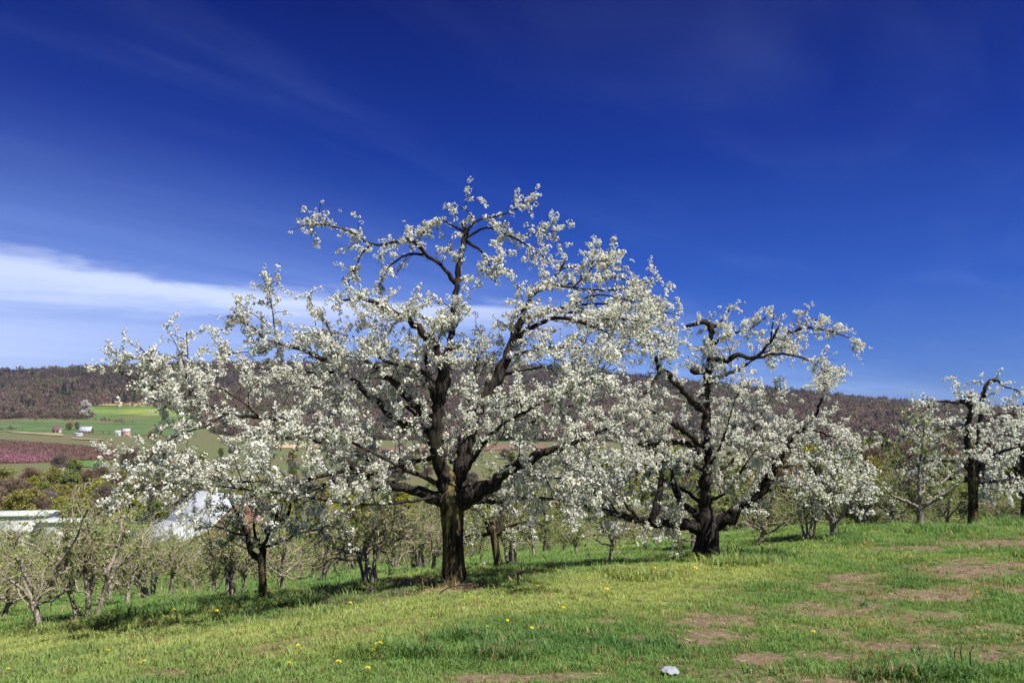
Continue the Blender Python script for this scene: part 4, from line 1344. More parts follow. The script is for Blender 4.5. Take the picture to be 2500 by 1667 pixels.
# ------------------------------------------------------------------ apple trees: short pale trunk, crooked spreading limbs, first small leaves
def apple_proto(seed, stems, height, spread, leaf_sp, name='apple_tree', leafy=0.0):
    rng = np.random.default_rng(seed)
    o = empty(name, (0, 0, 0), 'x', 'tree')
    limbs = []
    th = rng.uniform(0.55, 0.85) * height / 3.3

    def walk(p, d, L, r0, r1, n, wig, lift):
        P = [np.append(p, r0)]
        for k in range(n):
            d = norm(d + rng.normal(0, wig, 3) + np.array([0, 0, lift]))
            p = p + d * L / n
            P.append(np.append(p, r0 + (r1 - r0) * ((k + 1) / n) ** 0.8))
        return np.array(P)
    if stems == 1:
        tr = walk(np.array([0, 0, -0.2]), np.array([rng.normal(0, 0.08), rng.normal(0, 0.08), 1]), th + 0.2, 0.066, 0.056, 4, 0.07, 0.05)
        V, q, t = trunk_mesh(tr, 16, rng, 1.35, 0.2, 0.10)
        obj('trunk', make_mesh('trunk', V, q, t, True), M['apple_bark'], o)
        n_main = int(rng.integers(5, 7))
        a0 = rng.random() * 6.28
        for i in range(n_main):
            a = a0 + i * 6.283 / n_main + rng.normal(0, 0.25)
            s = tr[-1, :3] - np.array([0, 0, rng.uniform(0.0, 0.22)])
            el = rng.uniform(0.25, 1.1)
            limbs.append(walk(s, np.array([math.cos(a) * math.cos(el), math.sin(a) * math.cos(el), math.sin(el)]), spread * rng.uniform(0.75, 1.1), 0.046, 0.013, 8, 0.30, 0.10))
        limbs.append(walk(tr[-1, :3], np.array([0.15, 0, 1]), height - th, 0.045, 0.012, 8, 0.24, 0.1))
    else:
        for i in range(stems):
            a = i * 6.283 / stems + rng.normal(0, 0.3)
            d = np.array([math.cos(a) * 0.20, math.sin(a) * 0.20, 1])
            tr = walk(np.array([0.13 * math.cos(a), 0.13 * math.sin(a), -0.2]), d, 1.25, 0.058, 0.04, 6, 0.10, 0.05)
            V, q, t = closed_tube(catmull(tr, 0.08), 10, 0.10, rng)
            obj('trunk', make_mesh('trunk', V, q, t, True), M['apple_bark'], o)
            for j in range(3):
                b = a + rng.normal(0, 0.9)
                el = rng.uniform(0.15, 1.2)
                limbs.append(walk(tr[-1 - j, :3], np.array([math.cos(b) * math.cos(el), math.sin(b) * math.cos(el), math.sin(el)]), spread * rng.uniform(0.6, 1.0), 0.04, 0.013, 8, 0.28, 0.10))
    subs = []
    for lp in list(limbs):
        for _ in range(5):
            k = int(rng.integers(2, len(lp) - 1))
            d = norm(lp[k, :3] - lp[k - 1, :3] + rng.normal(0, 0.75, 3) + np.array([0, 0, 0.25]))
            subs.append(walk(lp[k, :3], d, spread * rng.uniform(0.35, 0.7), lp[k, 3] * 0.65, 0.007, 6, 0.34, 0.05))
    for lp in limbs:
        V, q, t = closed_tube(catmull(lp, 0.10), 7, 0.14, rng)
        obj('branch', make_mesh('branch', V, q, t, True), M['apple_bark'], o)
    parts = [closed_tube(catmull(lp, 0.14), 5, 0.1, rng) for lp in subs]
    allp = [catmull(lp, 0.14) for lp in limbs + subs]
    p, tn, f, _ = sample_along(allp, 0.11, rng, 0.15)
    S1 = shoots(p, tn, rng.uniform(0.15, 0.55, len(p)), rng, 0.6, 1.0, 0.45, 0.15, 0.16, 4)
    parts.append(tubes(S1, np.linspace(1, 0.5, 4)[None] * np.full((len(S1), 1), 0.0055), 3))
    V, q, t = join(parts)
    tw = obj('twigs', make_mesh('twigs', V, q, t), M['apple_twig'], o)
    tw['kind'] = 'stuff'
    cl = np.vstack([sample_along(S1, leaf_sp, rng, 0.1)[0], S1[:, -1]])
    cl = cl[rng.random(len(cl)) < (sstep(fbm(cl[:, 0] * 1.5 + cl[:, 1], cl[:, 2] * 1.5, 2), 0.25, 0.6) * 0.42 + 0.08 + leafy)]
    le = obj('leaves', bake_clusters('leaves', cl, rng.uniform(0.6, 1.15, len(cl)) * (1 + 0.45 * leafy), LEAF_T, rng), M['leaf'], o)
    le['kind'] = 'stuff'
    return o


APPLES = [apple_proto(61, 1, 3.1, 1.55, 0.10), apple_proto(62, 1, 3.4, 1.75, 0.09), apple_proto(63, 1, 2.8, 1.5, 0.11), apple_proto(64, 4, 3.2, 1.6, 0.10), apple_proto(65, 5, 2.9, 1.5, 0.11), apple_proto(66, 1, 3.6, 1.6, 0.08)]
APPLES += [apple_proto(71, 1, 3.5, 1.6, 0.085, leafy=0.45), apple_proto(72, 1, 3.2, 1.75, 0.085, leafy=0.5), apple_proto(73, 3, 3.4, 1.5, 0.085, leafy=0.4), apple_proto(74, 1, 3.8, 1.5, 0.085, leafy=0.6), apple_proto(75, 1, 3.0, 1.6, 0.085, leafy=0.35)]
used = set()


def put_apple(kind, loc, rz, sc, label, group=None):
    p = APPLES[kind]
    if kind not in used:
        used.add(kind)
        p.location, p.rotation_euler, p.scale = loc, (0, 0, rz), (sc, sc, sc)
        p['label'] = label
        if group:
            p['group'] = group
        return p
    return copy_tree(p, loc, rz, sc, label, group)


near_apples = [
    (0, 97, 1541, None, 0.5, 1.05, 'pale crooked apple tree with slim leaning trunk, nearest the left corner'),
    (3, 215, 1511, None, 2.2, 1.15, 'apple tree with a cluster of thick grey stems, second from the left corner'),
    (2, 4, 1488, 21.0, 1.0, 1.1, 'crooked apple tree cut off by the left edge'),
    (1, 308, 1490, 22.0, 4.0, 1.0, 'thin pale apple tree right of the many stemmed one'),
    (5, 411, 1478, 24.0, 3.0, 0.95, 'small apple tree with short dark stem before the red barn'),
    (4, 571, 1462, 19.5, 0.3, 1.0, 'apple tree with forked white stems left of the straight black trunk'),
    (2, 690, 1452, 20.0, 5.0, 0.9, 'low spreading apple tree right of the straight black trunk'),
    (0, 790, 1440, 23.0, 2.4, 0.95, 'sparse apple tree halfway between the black trunk and the tallest tree'),
    (4, 905, 1435, 17.5, 1.7, 0.95, 'bushy many stemmed apple tree above the brush pile'),
    (1, 1058, 1405, 21.0, 0.9, 0.9, 'apple tree half hidden behind the tallest trunk, on its left'),
    (3, 1250, 1412, 21.0, 3.6, 0.95, 'apple tree with twin grey stems right of the patchy barked trunk'),
    (0, 1488, 1394, 23.0, 3.9, 0.95, 'apple tree with dark upright trunk and level pale limbs, between the two old cherries'),
    (5, 1573, 1370, 30.0, 1.2, 1.0, 'grey trunked apple tree just left of the broad old cherry'),
    (1, 1672, 1362, 24.0, 5.1, 0.85, 'apple tree close behind the black shaded trunk of the broad old cherry'),
    (2, 1852, 1336, 25.0, 0.2, 1.1, 'thin pale apple tree under the right limb of the broad cherry'),
    (3, 1975, 1324, 26.5, 0.9, 1.0, 'apple tree with several pale upright stems beside the pale trunked cherry'),
    (4, 2108, 1305, 33.0, 2.6, 1.1, 'leaning brown apple tree right of the pale trunked cherry'),
    (1, 2190, 1292, 36.0, 4.4, 1.2, 'dark leaning apple tree behind the leafy light green tree'),
    (0, 2310, 1285, 39.0, 1.9, 1.2, 'apple tree left of the gnarled cherry, behind the brow'),
    (5, 2440, 1275, 43.0, 3.3, 1.2, 'apple tree right of the gnarled cherry, behind the brow'),
]
placed = []
for kind, px, py, Y, rz, sc, label in near_apples:
    loc = ground_hit(px, py) if Y is None else on_ground(px, Y)
    placed.append(loc[:2])
    put_apple(kind, loc, rz, sc * 0.86, label)
# orchard rows going down the slope
rng_o = np.random.default_rng(77)
ORD = ['first', 'second', 'third', 'fourth', 'fifth', 'sixth', 'seventh', 'eighth', 'ninth', 'tenth', 'eleventh', 'twelfth', 'thirteenth', 'fourteenth', 'fifteenth', 'sixteenth',
       'seventeenth', 'eighteenth', 'nineteenth', 'twentieth']
ORD += ['twenty-' + w for w in ORD[:9]] + ['thirtieth'] + ['thirty-' + w for w in ORD[:9]] + ['fortieth'] + ['forty-' + w for w in ORD[:9]] + ['fiftieth'] + ['fifty-' + w for w in ORD[:9]]
for row in range(17):
    Yr = 27.5 + row * 4.6 + 0.02 * row * row
    found = []
    for k in range(-12, 13):
        x = k * 4.6 + (row % 2) * 0.6 + rng_o.normal(0, 0.45) + 1.5
        y = Yr + rng_o.normal(0, 0.5) - 0.06 * x
        if abs(x / y) > 0.70 or rng_o.random() < 0.14 or min(np.hypot(*(np.array([x, y]) - q)) for q in placed) < 2.3:
            continue
        if (x > 6 and row > 7) or (x > 9 and y < 44):
            continue
        found.append((x / y, x, y))
    for j, (_, x, y) in enumerate(sorted(found)):
        put_apple(int(rng_o.choice([1, 4, 6, 7, 8, 9, 10, 6, 7, 9])), (x, y, float(terrain(x, y))), rng_o.uniform(0, 6.28), rng_o.uniform(0.78, 1.15),
                  '%s leafing apple tree from the left in the %s orchard row below the brow' % (ORD[j], ORD[row]), 'apple trees in the orchard rows')


# ------------------------------------------------------------------ valley trees
def valley_proto(seed, style):
    """full crowned tree 10 m high: trunk, limbs and leaf sprays (or bare twig slivers) filling a lobed crown"""
    rng = np.random.default_rng(seed)
    o = empty('valley_tree', (0, 0, 0), 'x', 'tree')
    tr = catmull(np.array([[0, 0, -0.6, 0.26], [0.1, 0, 2.0, 0.22], [0, 0.1, 5.0, 0.15], [0.1, 0, 8.5, 0.05]]), 0.8)
    V, q, t = closed_tube(tr, 7, 0.05, rng)
    obj('trunk', make_mesh('trunk', V, q, t, True), M['valley_bark'], o)
    p, tn, f, _ = sample_along([tr], 0.16, rng, 0.14)
    wid = {'round': 3.5, 'bare': 3.5, 'tall': 2.6}[style]
    L = wid * np.sin(np.clip(f * 0.9 + 0.1, 0.05, 1) * math.pi) ** 0.5 * rng.uniform(0.75, 1.05, len(p))
    S1 = shoots(p, tn, np.maximum(L, 0.8), rng, 0.35, 1.0, 0.15, -0.4, 0.10, 5)
    V, q = tubes(S1, np.linspace(1, 0.3, 5)[None] * np.full((len(S1), 1), 0.055), 4)
    b = obj('branches', make_mesh('branches', V, q), M['valley_bark'], o)
    b['kind'] = 'stuff'
    # lobes of the crown sit on the outer limbs
    lob, _, lf, _ = sample_along(S1, 0.9, rng, 0.45)
    n = 5200
    k = rng.integers(0, len(lob), n)
    d = norm(rng.normal(size=(n, 3)))
    cl = lob[k] + d * (rng.random((n, 1)) ** 0.45) * rng.uniform(0.55, 1.0, (n, 1)) * np.array([1.0, 1.0, 0.85])
    cl[:, 2] = np.clip(cl[:, 2], 0.4, None)
    d = norm(d + rng.normal(0, 0.6, (n, 3)) + np.array([0, 0, 0.6 if style == 'bare' else 0.2]))
    s = norm(np.cross(d, rng.normal(size=(n, 3))))
    l, w = (rng.uniform(0.5, 1.1, (n, 1)), 0.055) if style == 'bare' else (rng.uniform(0.22, 0.48, (n, 1)), 0.15)
    V = np.stack([cl, cl + d * l * 0.5 + s * w, cl + d * l, cl + d * l * 0.5 - s * w], 1).reshape(-1, 3)
    i = np.arange(n)[:, None] * 4
    tone = rng.uniform(0.85, 1.2, len(lob))[k][:, None] * rng.uniform(0.75, 1.25, (n, 1))
    c = obj('crown', make_mesh('crown', V, np.hstack([i, i + 1, i + 2, i + 3]), None, False, np.repeat(tone * np.ones(3), 4, 0)), M['valley_leaf'], o)
    c['kind'] = 'stuff'
    return o


M['valley_bark'] = mat_plain('valley_bark', (0.10, 0.08, 0.07), 0.9, 0.3, 2)
VAL = {'round': valley_proto(81, 'round'), 'bare': valley_proto(82, 'bare'), 'tall': valley_proto(83, 'tall')}
v_used = set()
COLS = {'yellow green': (0.29, 0.29, 0.035), 'olive': (0.24, 0.225, 0.065), 'green': (0.18, 0.215, 0.06), 'brown': (0.20, 0.15, 0.11), 'grey brown': (0.18, 0.145, 0.125),
        'reddish': (0.20, 0.135, 0.09), 'tan': (0.28, 0.21, 0.08), 'whitish': (0.55, 0.52, 0.48), 'dark evergreen': (0.03, 0.05, 0.025)}


def put_valley(style, colour, px, Y, top_py, width_px, label, group=None, rz=0.0):
    g = on_ground(px, Y)
    top = at_depth(px, top_py, Y)[2]
    hgt = max(3.0, top - g[2])
    wid = width_px * Y / F
    s = (wid / 7.0, wid / 7.0, hgt / 10.0)
    p = VAL[style]
    if style not in v_used:
        v_used.add(style)
        p.location, p.rotation_euler, p.scale = g, (0, 0, rz), s
        p['label'] = label
        if group:
            p['group'] = group
        for ch in p.children:
            ch.color = (*COLS[colour], 1)
        return p
    return copy_tree(p, g, rz, s, label, group, COLS[colour])


VL = [
    ('round', 'yellow green', 250, 300, 1163, 92, 'bright yellow green tree in the valley, between the left apple trees'),
    ('round', 'yellow green', 418, 400, 1133, 60, 'rounded yellow green tree behind the lowest left blossom'),
    ('round', 'yellow green', 343, 410, 1145, 42, 'small yellow green tree left of the rounded yellow green one'),
    ('bare', 'grey brown', 147, 520, 1104, 52, 'domed bare grey tree at the foot of the peach orchard'),
    ('round', 'green', 182, 500, 1112, 48, 'soft green tree right of the domed bare grey tree'),
    ('round', 'olive', 15, 430, 1133, 70, 'olive tree at the left edge of the valley wood'),
    ('bare', 'reddish', 70, 440, 1138, 60, 'reddish brown budding tree near the left edge of the valley'),
    ('round', 'olive', 122, 410, 1132, 70, 'tall olive tree below the domed bare grey tree'),
    ('round', 'green', 168, 380, 1138, 72, 'rounded olive green tree left of the bright yellow green one'),
    ('bare', 'reddish', 212, 430, 1143, 55, 'russet tree above the bright yellow green one'),
    ('bare', 'grey brown', 236, 450, 1138, 45, 'bare grey tree between russet trees in the valley'),
    ('bare', 'reddish', 250, 440, 1134, 38, 'narrow russet tree above the bright yellow green one, on its right'),
    ('round', 'olive', 288, 430, 1140, 55, 'olive tree right of the russet trees'),
    ('round', 'whitish', 152, 460, 1136, 26, 'small white flowering tree in the valley wood'),
    ('round', 'whitish', 281, 470, 1133, 30, 'small white flowering tree above the olive tree'),
    ('bare', 'brown', 30, 330, 1165, 90, 'wide bare brown tree above the white building'),
    ('bare', 'grey brown', 105, 300, 1195, 90, 'wide bare grey tree behind the white building'),
    ('bare', 'brown', 190, 290, 1200, 80, 'bare brown tree left below the bright yellow green one'),
    ('bare', 'grey brown', 320, 560, 1087, 62, 'dark bare tree beside the right end of the peach orchard'),
    ('bare', 'brown', 372, 560, 1092, 60, 'dark bare tree behind the left tips of the blossom'),
    ('round', 'tan', 371, 1180, 1046, 28, 'tan domed tree right of the pinkish house'),
    ('round', 'tan', 168, 1480, 1027, 22, 'small tan tree behind the grey roofed barn'),
    ('bare', 'grey brown', 188, 1480, 1029, 14, 'thin bare tree left behind the grey roofed barn'),
    ('round', 'whitish', 208, 1730, 972, 34, 'pale flowering tree at the edge of the far wood'),
    ('bare', 'brown', 330, 260, 1215, 80, 'bare brown tree left of the barn roof'),
    ('round', 'yellow green', 1870, 330, 1108, 70, 'yellow green tree seen through the right limb of the broad cherry'),
    ('round', 'dark evergreen', 2160, 300, 1040, 70, 'dark evergreen tree between the pale trunked cherry and the leafy tree'),
    ('bare', 'grey brown', 2085, 300, 1075, 80, 'bare grey tree right behind the pale trunked cherry'),
]
for i, (st, co, px, Y, tp, wd, lb) in enumerate(VL):
    put_valley(st, co, px, Y, tp, wd, lb, None, i * 1.3)
rng_v = np.random.default_rng(91)
belt = {}
for i in range(70):
    px, Y = rng_v.uniform(1450, 2580), rng_v.uniform(125, 270)
    co = ['olive', 'brown', 'grey brown', 'green', 'olive', 'yellow green', 'olive', 'green'][int(rng_v.integers(0, 8))]
    tp = rng_v.uniform(1040, 1130) if px > 1900 else rng_v.uniform(1085, 1160)
    belt.setdefault(('wood beyond the orchard on the right', co), []).append((px, Y, tp, rng_v.uniform(8, 12) * F / Y))
for i in range(190):
    left = i < 50
    px = rng_v.uniform(-60, 340) if left else rng_v.uniform(330, 2560)
    Y = rng_v.uniform(215, 420) if left else rng_v.uniform(170, 430)
    if 330 < px < 700 and Y < 215:
        continue
    co = ['olive', 'olive', 'grey brown', 'green', 'yellow green', 'reddish', 'olive', 'green', 'yellow green', 'brown'][int(rng_v.integers(0, 10))]
    g = on_ground(px, Y)
    tp = float(project(g + np.array([0, 0, rng_v.uniform(7, 12)]))[1])
    belt.setdefault(('wooded belt of the valley', co), []).append((px, Y, tp, rng_v.uniform(7, 11) * F / Y))
for i in range(90):
    px, Y = rng_v.uniform(420, 2250), rng_v.uniform(440, 900)
    co = ['olive', 'brown', 'grey brown', 'green', 'brown', 'grey brown'][int(rng_v.integers(0, 6))]
    g = on_ground(px, Y)
    tp = float(project(g + np.array([0, 0, rng_v.uniform(7, 13)]))[1])
    belt.setdefault(('scattered trees beyond the valley belt', co), []).append((px, Y, tp, rng_v.uniform(8, 14) * F / Y))
for (place, co), items in belt.items():
    for j, (px, Y, tp, wd) in enumerate(sorted(items)):
        st = 'bare' if 'brown' in co or co == 'reddish' else ('round' if rng_v.random() < 0.75 else 'tall')
        put_valley(st, co, px, Y, tp, wd, '%s %s tree from the left in the %s' % (ORD[j], co, place), '%s trees, %s' % (co, place), rng_v.uniform(0, 6.28))


# ------------------------------------------------------------------ buildings
M['white_paint'] = mat_plain('white_paint', (0.62, 0.62, 0.61), 0.6, 0.10, 0.6)
M['red_board'] = mat_plain('red_board', (0.20, 0.08, 0.058), 0.8, 0.3, 0.8)
M['metal_roof'] = mat_plain('metal_roof', (0.36, 0.375, 0.41), 0.55, 0.2, 0.35, 0.3)
M['grey_roof'] = mat_plain('grey_roof', (0.36, 0.37, 0.38), 0.7, 0.1, 0.5)
M['green_roof'] = mat_plain('green_roof', (0.40, 0.43, 0.41), 0.6, 0.1, 0.5)
M['maroon_roof'] = mat_plain('maroon_roof', (0.16, 0.065, 0.07), 0.8, 0.15, 0.5)
M['brown_board'] = mat_plain('brown_board', (0.15, 0.085, 0.075), 0.8, 0.2, 0.6)
M['pink_wall'] = mat_plain('pink_wall', (0.55, 0.33, 0.27), 0.8, 0.1, 0.6)
M['dark_open'] = mat_plain('dark_open', (0.03, 0.03, 0.035), 0.5, 0.1, 1)
M['pane'] = mat_plain('pane', (0.05, 0.06, 0.08), 0.15, 0.1, 1, 0.6)
M['trim'] = mat_plain('trim', (0.6, 0.6, 0.58), 0.6, 0.06, 1)


def gable_house(name, loc, rz, L, Wd, eave, ridge, wall_m, roof_m, label, windows=(), doors=(), over=0.35, base=2.5, seams=0.0):
    """ridge along local x, front wall at -y; windows/doors on the front wall: (x0, x1, z0, z1)"""
    o = empty(name, loc, label, 'building')
    o.rotation_euler = (0, 0, rz)
    x, y = L / 2, Wd / 2
    V = [(-x, -y, -base), (x, -y, -base), (x, y, -base), (-x, y, -base), (-x, -y, eave), (x, -y, eave), (x, y, eave), (-x, y, eave), (-x, 0, ridge), (x, 0, ridge)]
    Q = [(0, 1, 5, 4), (1, 2, 6, 5), (2, 3, 7, 6), (3, 0, 4, 7)]
    T = [(5, 6, 9), (7, 4, 8)]
    obj('wall', make_mesh('wall', V, Q, T), M[wall_m], o)
    t = 0.22
    sl = (ridge - eave) / y
    yo, zo = y + over, eave - over * sl
    xo = x + over
    V, Q = [], []
    for sgn in (-1, 1):
        b = len(V)
        V += [(-xo, 0, ridge + 0.02), (xo, 0, ridge + 0.02), (xo, sgn * yo, zo + 0.02), (-xo, sgn * yo, zo + 0.02)]
        V += [(-xo, 0, ridge + t), (xo, 0, ridge + t), (xo, sgn * yo, zo + t), (-xo, sgn * yo, zo + t)]
        Q += [(b, b + 1, b + 2, b + 3), (b + 4, b + 5, b + 6, b + 7), (b + 1, b + 2, b + 6, b + 5), (b + 3, b, b + 4, b + 7), (b + 2, b + 3, b + 7, b + 6)]
    rf = obj('roof', make_mesh('roof', V, Q), M[roof_m], o)
    if seams:
        n = int(2 * xo / seams)
        for k in range(1, n):
            xs = -xo + 2 * xo * k / n
            bl = []
            Vs = [(xs - 0.04, -0.05, ridge + t), (xs + 0.04, -0.05, ridge + t), (xs + 0.04, -yo, zo + t), (xs - 0.04, -yo, zo + t),
                  (xs - 0.03, -0.05, ridge + t + 0.07), (xs + 0.03, -0.05, ridge + t + 0.07), (xs + 0.03, -yo, zo + t + 0.07), (xs - 0.03, -yo, zo + t + 0.07)]
            obj('roof_seam', make_mesh('roof_seam', Vs, [(4, 5, 6, 7), (0, 1, 5, 4), (1, 2, 6, 5), (2, 3, 7, 6), (3, 0, 4, 7)]), M[roof_m], rf)
    for (x0, x1, z0, z1) in windows:
        Vb, Qb = boxes([(x0, -y - 0.06, z0, x1, -y + 0.05, z0 + 0.12), (x0, -y - 0.06, z1 - 0.12, x1, -y + 0.05, z1), (x0, -y - 0.06, z0 + 0.12, x0 + 0.12, -y + 0.05, z1 - 0.12), (x1 - 0.12, -y - 0.06, z0 + 0.12, x1, -y + 0.05, z1 - 0.12)])
        w = obj('window', make_mesh('window', Vb, Qb), M['trim'], o)
        Vb, Qb = boxes([(x0 + 0.12, -y - 0.02, z0 + 0.12, x1 - 0.12, -y + 0.04, z1 - 0.12)])
        obj('pane', make_mesh('pane', Vb, Qb), M['pane'], w)
    for (x0, x1, z0, z1) in doors:
        Vb, Qb = boxes([(x0, -y - 0.05, z0, x1, -y + 0.05, z1)])
        obj('door', make_mesh('door', Vb, Qb), M['dark_open'], o)
    return o


def on_px(px, Y):
    return on_ground(px, Y)


gable_house('long_barn', on_ground(210, 1400), 0.05, 20, 11, 4.8, 11.5, 'brown_board', 'metal_roof', 'brown far barn with long pale grey roof in the fields on the left', windows=[(-7, -6, 1.5, 3), (-1, 0, 1.5, 3), (4, 5, 1.5, 3)], doors=[(7, 9, 0, 3.2)])
gable_house('open_shed', on_ground(139, 1430), 0.1, 13, 9, 4.2, 10.0, 'trim', 'maroon_roof', 'small far shed with dark red roof, left of the grey roofed barn', doors=[(-5, -0.5, 0, 3.4), (0.5, 5, 0, 3.4)])
gable_house('low_shed', on_ground(192, 1330), 0.03, 12.5, 5, 3.6, 4.8, 'white_paint', 'metal_roof', 'low white far shed in front of the grey roofed barn', windows=[(-3, -2, 1.5, 2.6), (1, 2, 1.5, 2.6), (3.5, 4.5, 1.5, 2.6)])
gable_house('white_cottage', on_ground(288, 1330), 0.3, 8.5, 7, 6.0, 8.6, 'white_paint', 'grey_roof', 'small white far house, left of the pinkish one', windows=[(-3, -2, 1.2, 2.6), (1.5, 2.5, 1.2, 2.6), (-3, -2, 4, 5.3), (1.5, 2.5, 4, 5.3)], doors=[(-0.6, 0.5, 0, 2.2)])
gable_house('pink_house', on_ground(309, 1330), 0.15, 11, 8, 7.4, 11.5, 'pink_wall', 'metal_roof', 'pinkish far house with pale roof in the fields on the left', windows=[(-4, -3, 1.2, 2.6), (2.5, 3.5, 1.2, 2.6), (-4, -3, 4.6, 5.9), (2.5, 3.5, 4.6, 5.9)], doors=[(-0.6, 0.6, 0, 2.2)])
gable_house('red_barn', on_ground(822, 1050), 0.0, 14, 8, 4.4, 9.4, 'red_board', 'metal_roof', 'small far red barn with white roof behind the blossom', windows=[(-5, -3.6, 1.4, 3), (3, 4.4, 1.4, 3)], doors=[(-1.4, 1.2, 0, 3.4)])
gable_house('farm_building', on_ground(48, 130), 0.12, 9.6, 4.2, 5.0, 5.3, 'white_paint', 'green_roof', 'white farm building with grey green roof at the left edge, below the orchard',
            windows=[(-3.4, -2.4, 1.6, 2.8), (2.6, 3.4, 1.6, 2.8)], doors=[(-0.9, 0.9, 0, 2.6)], seams=0.8)
gable_house('white_annex', on_ground(150, 129), 0.08, 6.4, 3.8, 4.0, 4.2, 'white_paint', 'green_roof', 'lower white shed joined to the white farm building on its right',
            windows=[(-2.2, -1.3, 1.0, 1.9), (0.7, 1.5, 1.0, 1.9)], seams=0.8)


def big_barn():
    Y = 152.0
    apex = at_depth(588, 1212, Y)
    g = on_ground(575, Y)
    o = empty('big_red_barn', (apex[0], apex[1], g[2]), 'red barn with wide pale metal roof below the blossom on the left', 'building')
    rz = math.atan2(0.64, -0.77)            # ridge runs back and to the left from the near gable
    o.rotation_euler = (0, 0, rz)
    rh = apex[2] - g[2]
    L, a, b = 16.0, 6.2, 6.8
    e1, e2 = rh - 5.2, rh - 7.9             # break of the roof and low eave on the viewer's side
    # local x along the ridge, +y is the viewer's side
    prof = [(-a, -3), (-a, e1), (0, rh), (a, e1), (a + b, e2), (a + b, -3)]
    V = [(0, y, z) for y, z in prof] + [(L, y, z) for y, z in prof]
    n = len(prof)
    Q = [(i, (i + 1) % n, n + (i + 1) % n, n + i) for i in (0, 4)]
    me = bpy.data.meshes.new('wall')
    me.from_pydata(V, [], Q + [tuple(range(n)), tuple(range(2 * n - 1, n - 1, -1))])
    obj('wall', me, M['red_board'], o)
    t, ov = 0.18, 0.5
    for (y0, z0, y1, z1, nm) in ((0, rh, -a - 0.5, e1 - 0.42, 'roof'), (0, rh, a, e1, 'roof'), (a, e1, a + b + 0.5, e2 - 0.2, 'lean_to_roof')):
        V = [(-ov, y0, z0 + 0.03), (L + ov, y0, z0 + 0.03), (L + ov, y1, z1 + 0.03), (-ov, y1, z1 + 0.03)]
        V += [(x, y, z + t) for x, y, z in V]
        rf = obj(nm, make_mesh('roof', V, [(0, 1, 2, 3), (4, 5, 6, 7), (0, 1, 5, 4), (1, 2, 6, 5), (2, 3, 7, 6), (3, 0, 4, 7)]), M['metal_roof'], o)
        if y1 > 0:
            k = int((L + 2 * ov) / 0.75)
            for i in range(1, k):
                x = -ov + (L + 2 * ov) * i / k
                za, zb = z0 + 0.03 + t, z1 + 0.03 + t
                V = [(x - 0.05, y0, za), (x + 0.05, y0, za), (x + 0.05, y1, zb), (x - 0.05, y1, zb), (x - 0.03, y0, za + 0.08), (x + 0.03, y0, za + 0.08), (x + 0.03, y1, zb + 0.08), (x - 0.03, y1, zb + 0.08)]
                obj('roof_seam', make_mesh('roof_seam', V, [(4, 5, 6, 7), (0, 1, 5, 4), (1, 2, 6, 5), (2, 3, 7, 6), (3, 0, 4, 7)]), M['metal_roof'], rf)
    # gable boards, door and window on the near gable (x = 0)
    k = 0
    y = -a + 0.3
    while y < a - 0.2:
        top = rh - abs(y) / a * (rh - e1) - 0.4
        V, Q = boxes([(-0.05, y, -2.9, -0.003, y + 0.40, top)])
        obj('board', make_mesh('board', V, Q), M['red_board'], o)
        y += 0.46
        k += 1
    V, Q = boxes([(-0.12, -1.6, -1.0, -0.051, 1.6, 3.2)])
    obj('door', make_mesh('door', V, Q), M['brown_board'], o)
    V, Q = boxes([(-0.12, -0.6, rh - 3.6, -0.051, 0.6, rh - 2.3)])
    obj('window', make_mesh('window', V, Q), M['dark_open'], o)


big_barn()


# ------------------------------------------------------------------ small things on the grass
M['dandelion'] = mat_plain('dandelion', (0.85, 0.66, 0.03), 0.7, 0.1, 60)
M['stem'] = mat_plain('stem', (0.12, 0.20, 0.05), 0.7, 0.2, 40)
M['paper'] = mat_plain('paper', (0.25, 0.26, 0.30), 0.7, 0.04, 20)
M['straw'] = mat_plain('straw', (0.42, 0.33, 0.17), 0.8, 0.25, 15)
M['dead_twig'] = mat_plain('dead_twig', (0.10, 0.075, 0.06), 0.9, 0.4, 15)


def dandelion_mesh():
    rng = np.random.default_rng(5)
    V, T = [], []
    for ring, (n, r, el) in enumerate(((16, 0.021, 0.25), (14, 0.018, 0.6), (10, 0.013, 1.0), (6, 0.008, 1.3))):
        for i in range(n):
            a = i * 6.283 / n + ring * 0.3
            d = np.array([math.cos(a) * math.cos(el), math.sin(a) * math.cos(el), math.sin(el)])
            s = np.array([-math.sin(a), math.cos(a), 0]) * 0.0035
            k = len(V)
            b = np.array([0, 0, 0.002 * ring])
            V += [b - s * 0.4, b + s * 0.4, d * r + s + b, d * r - s + b]
            T += [(k, k + 1, k + 2), (k, k + 2, k + 3)]
    return make_mesh('flower_head', V, None, T)


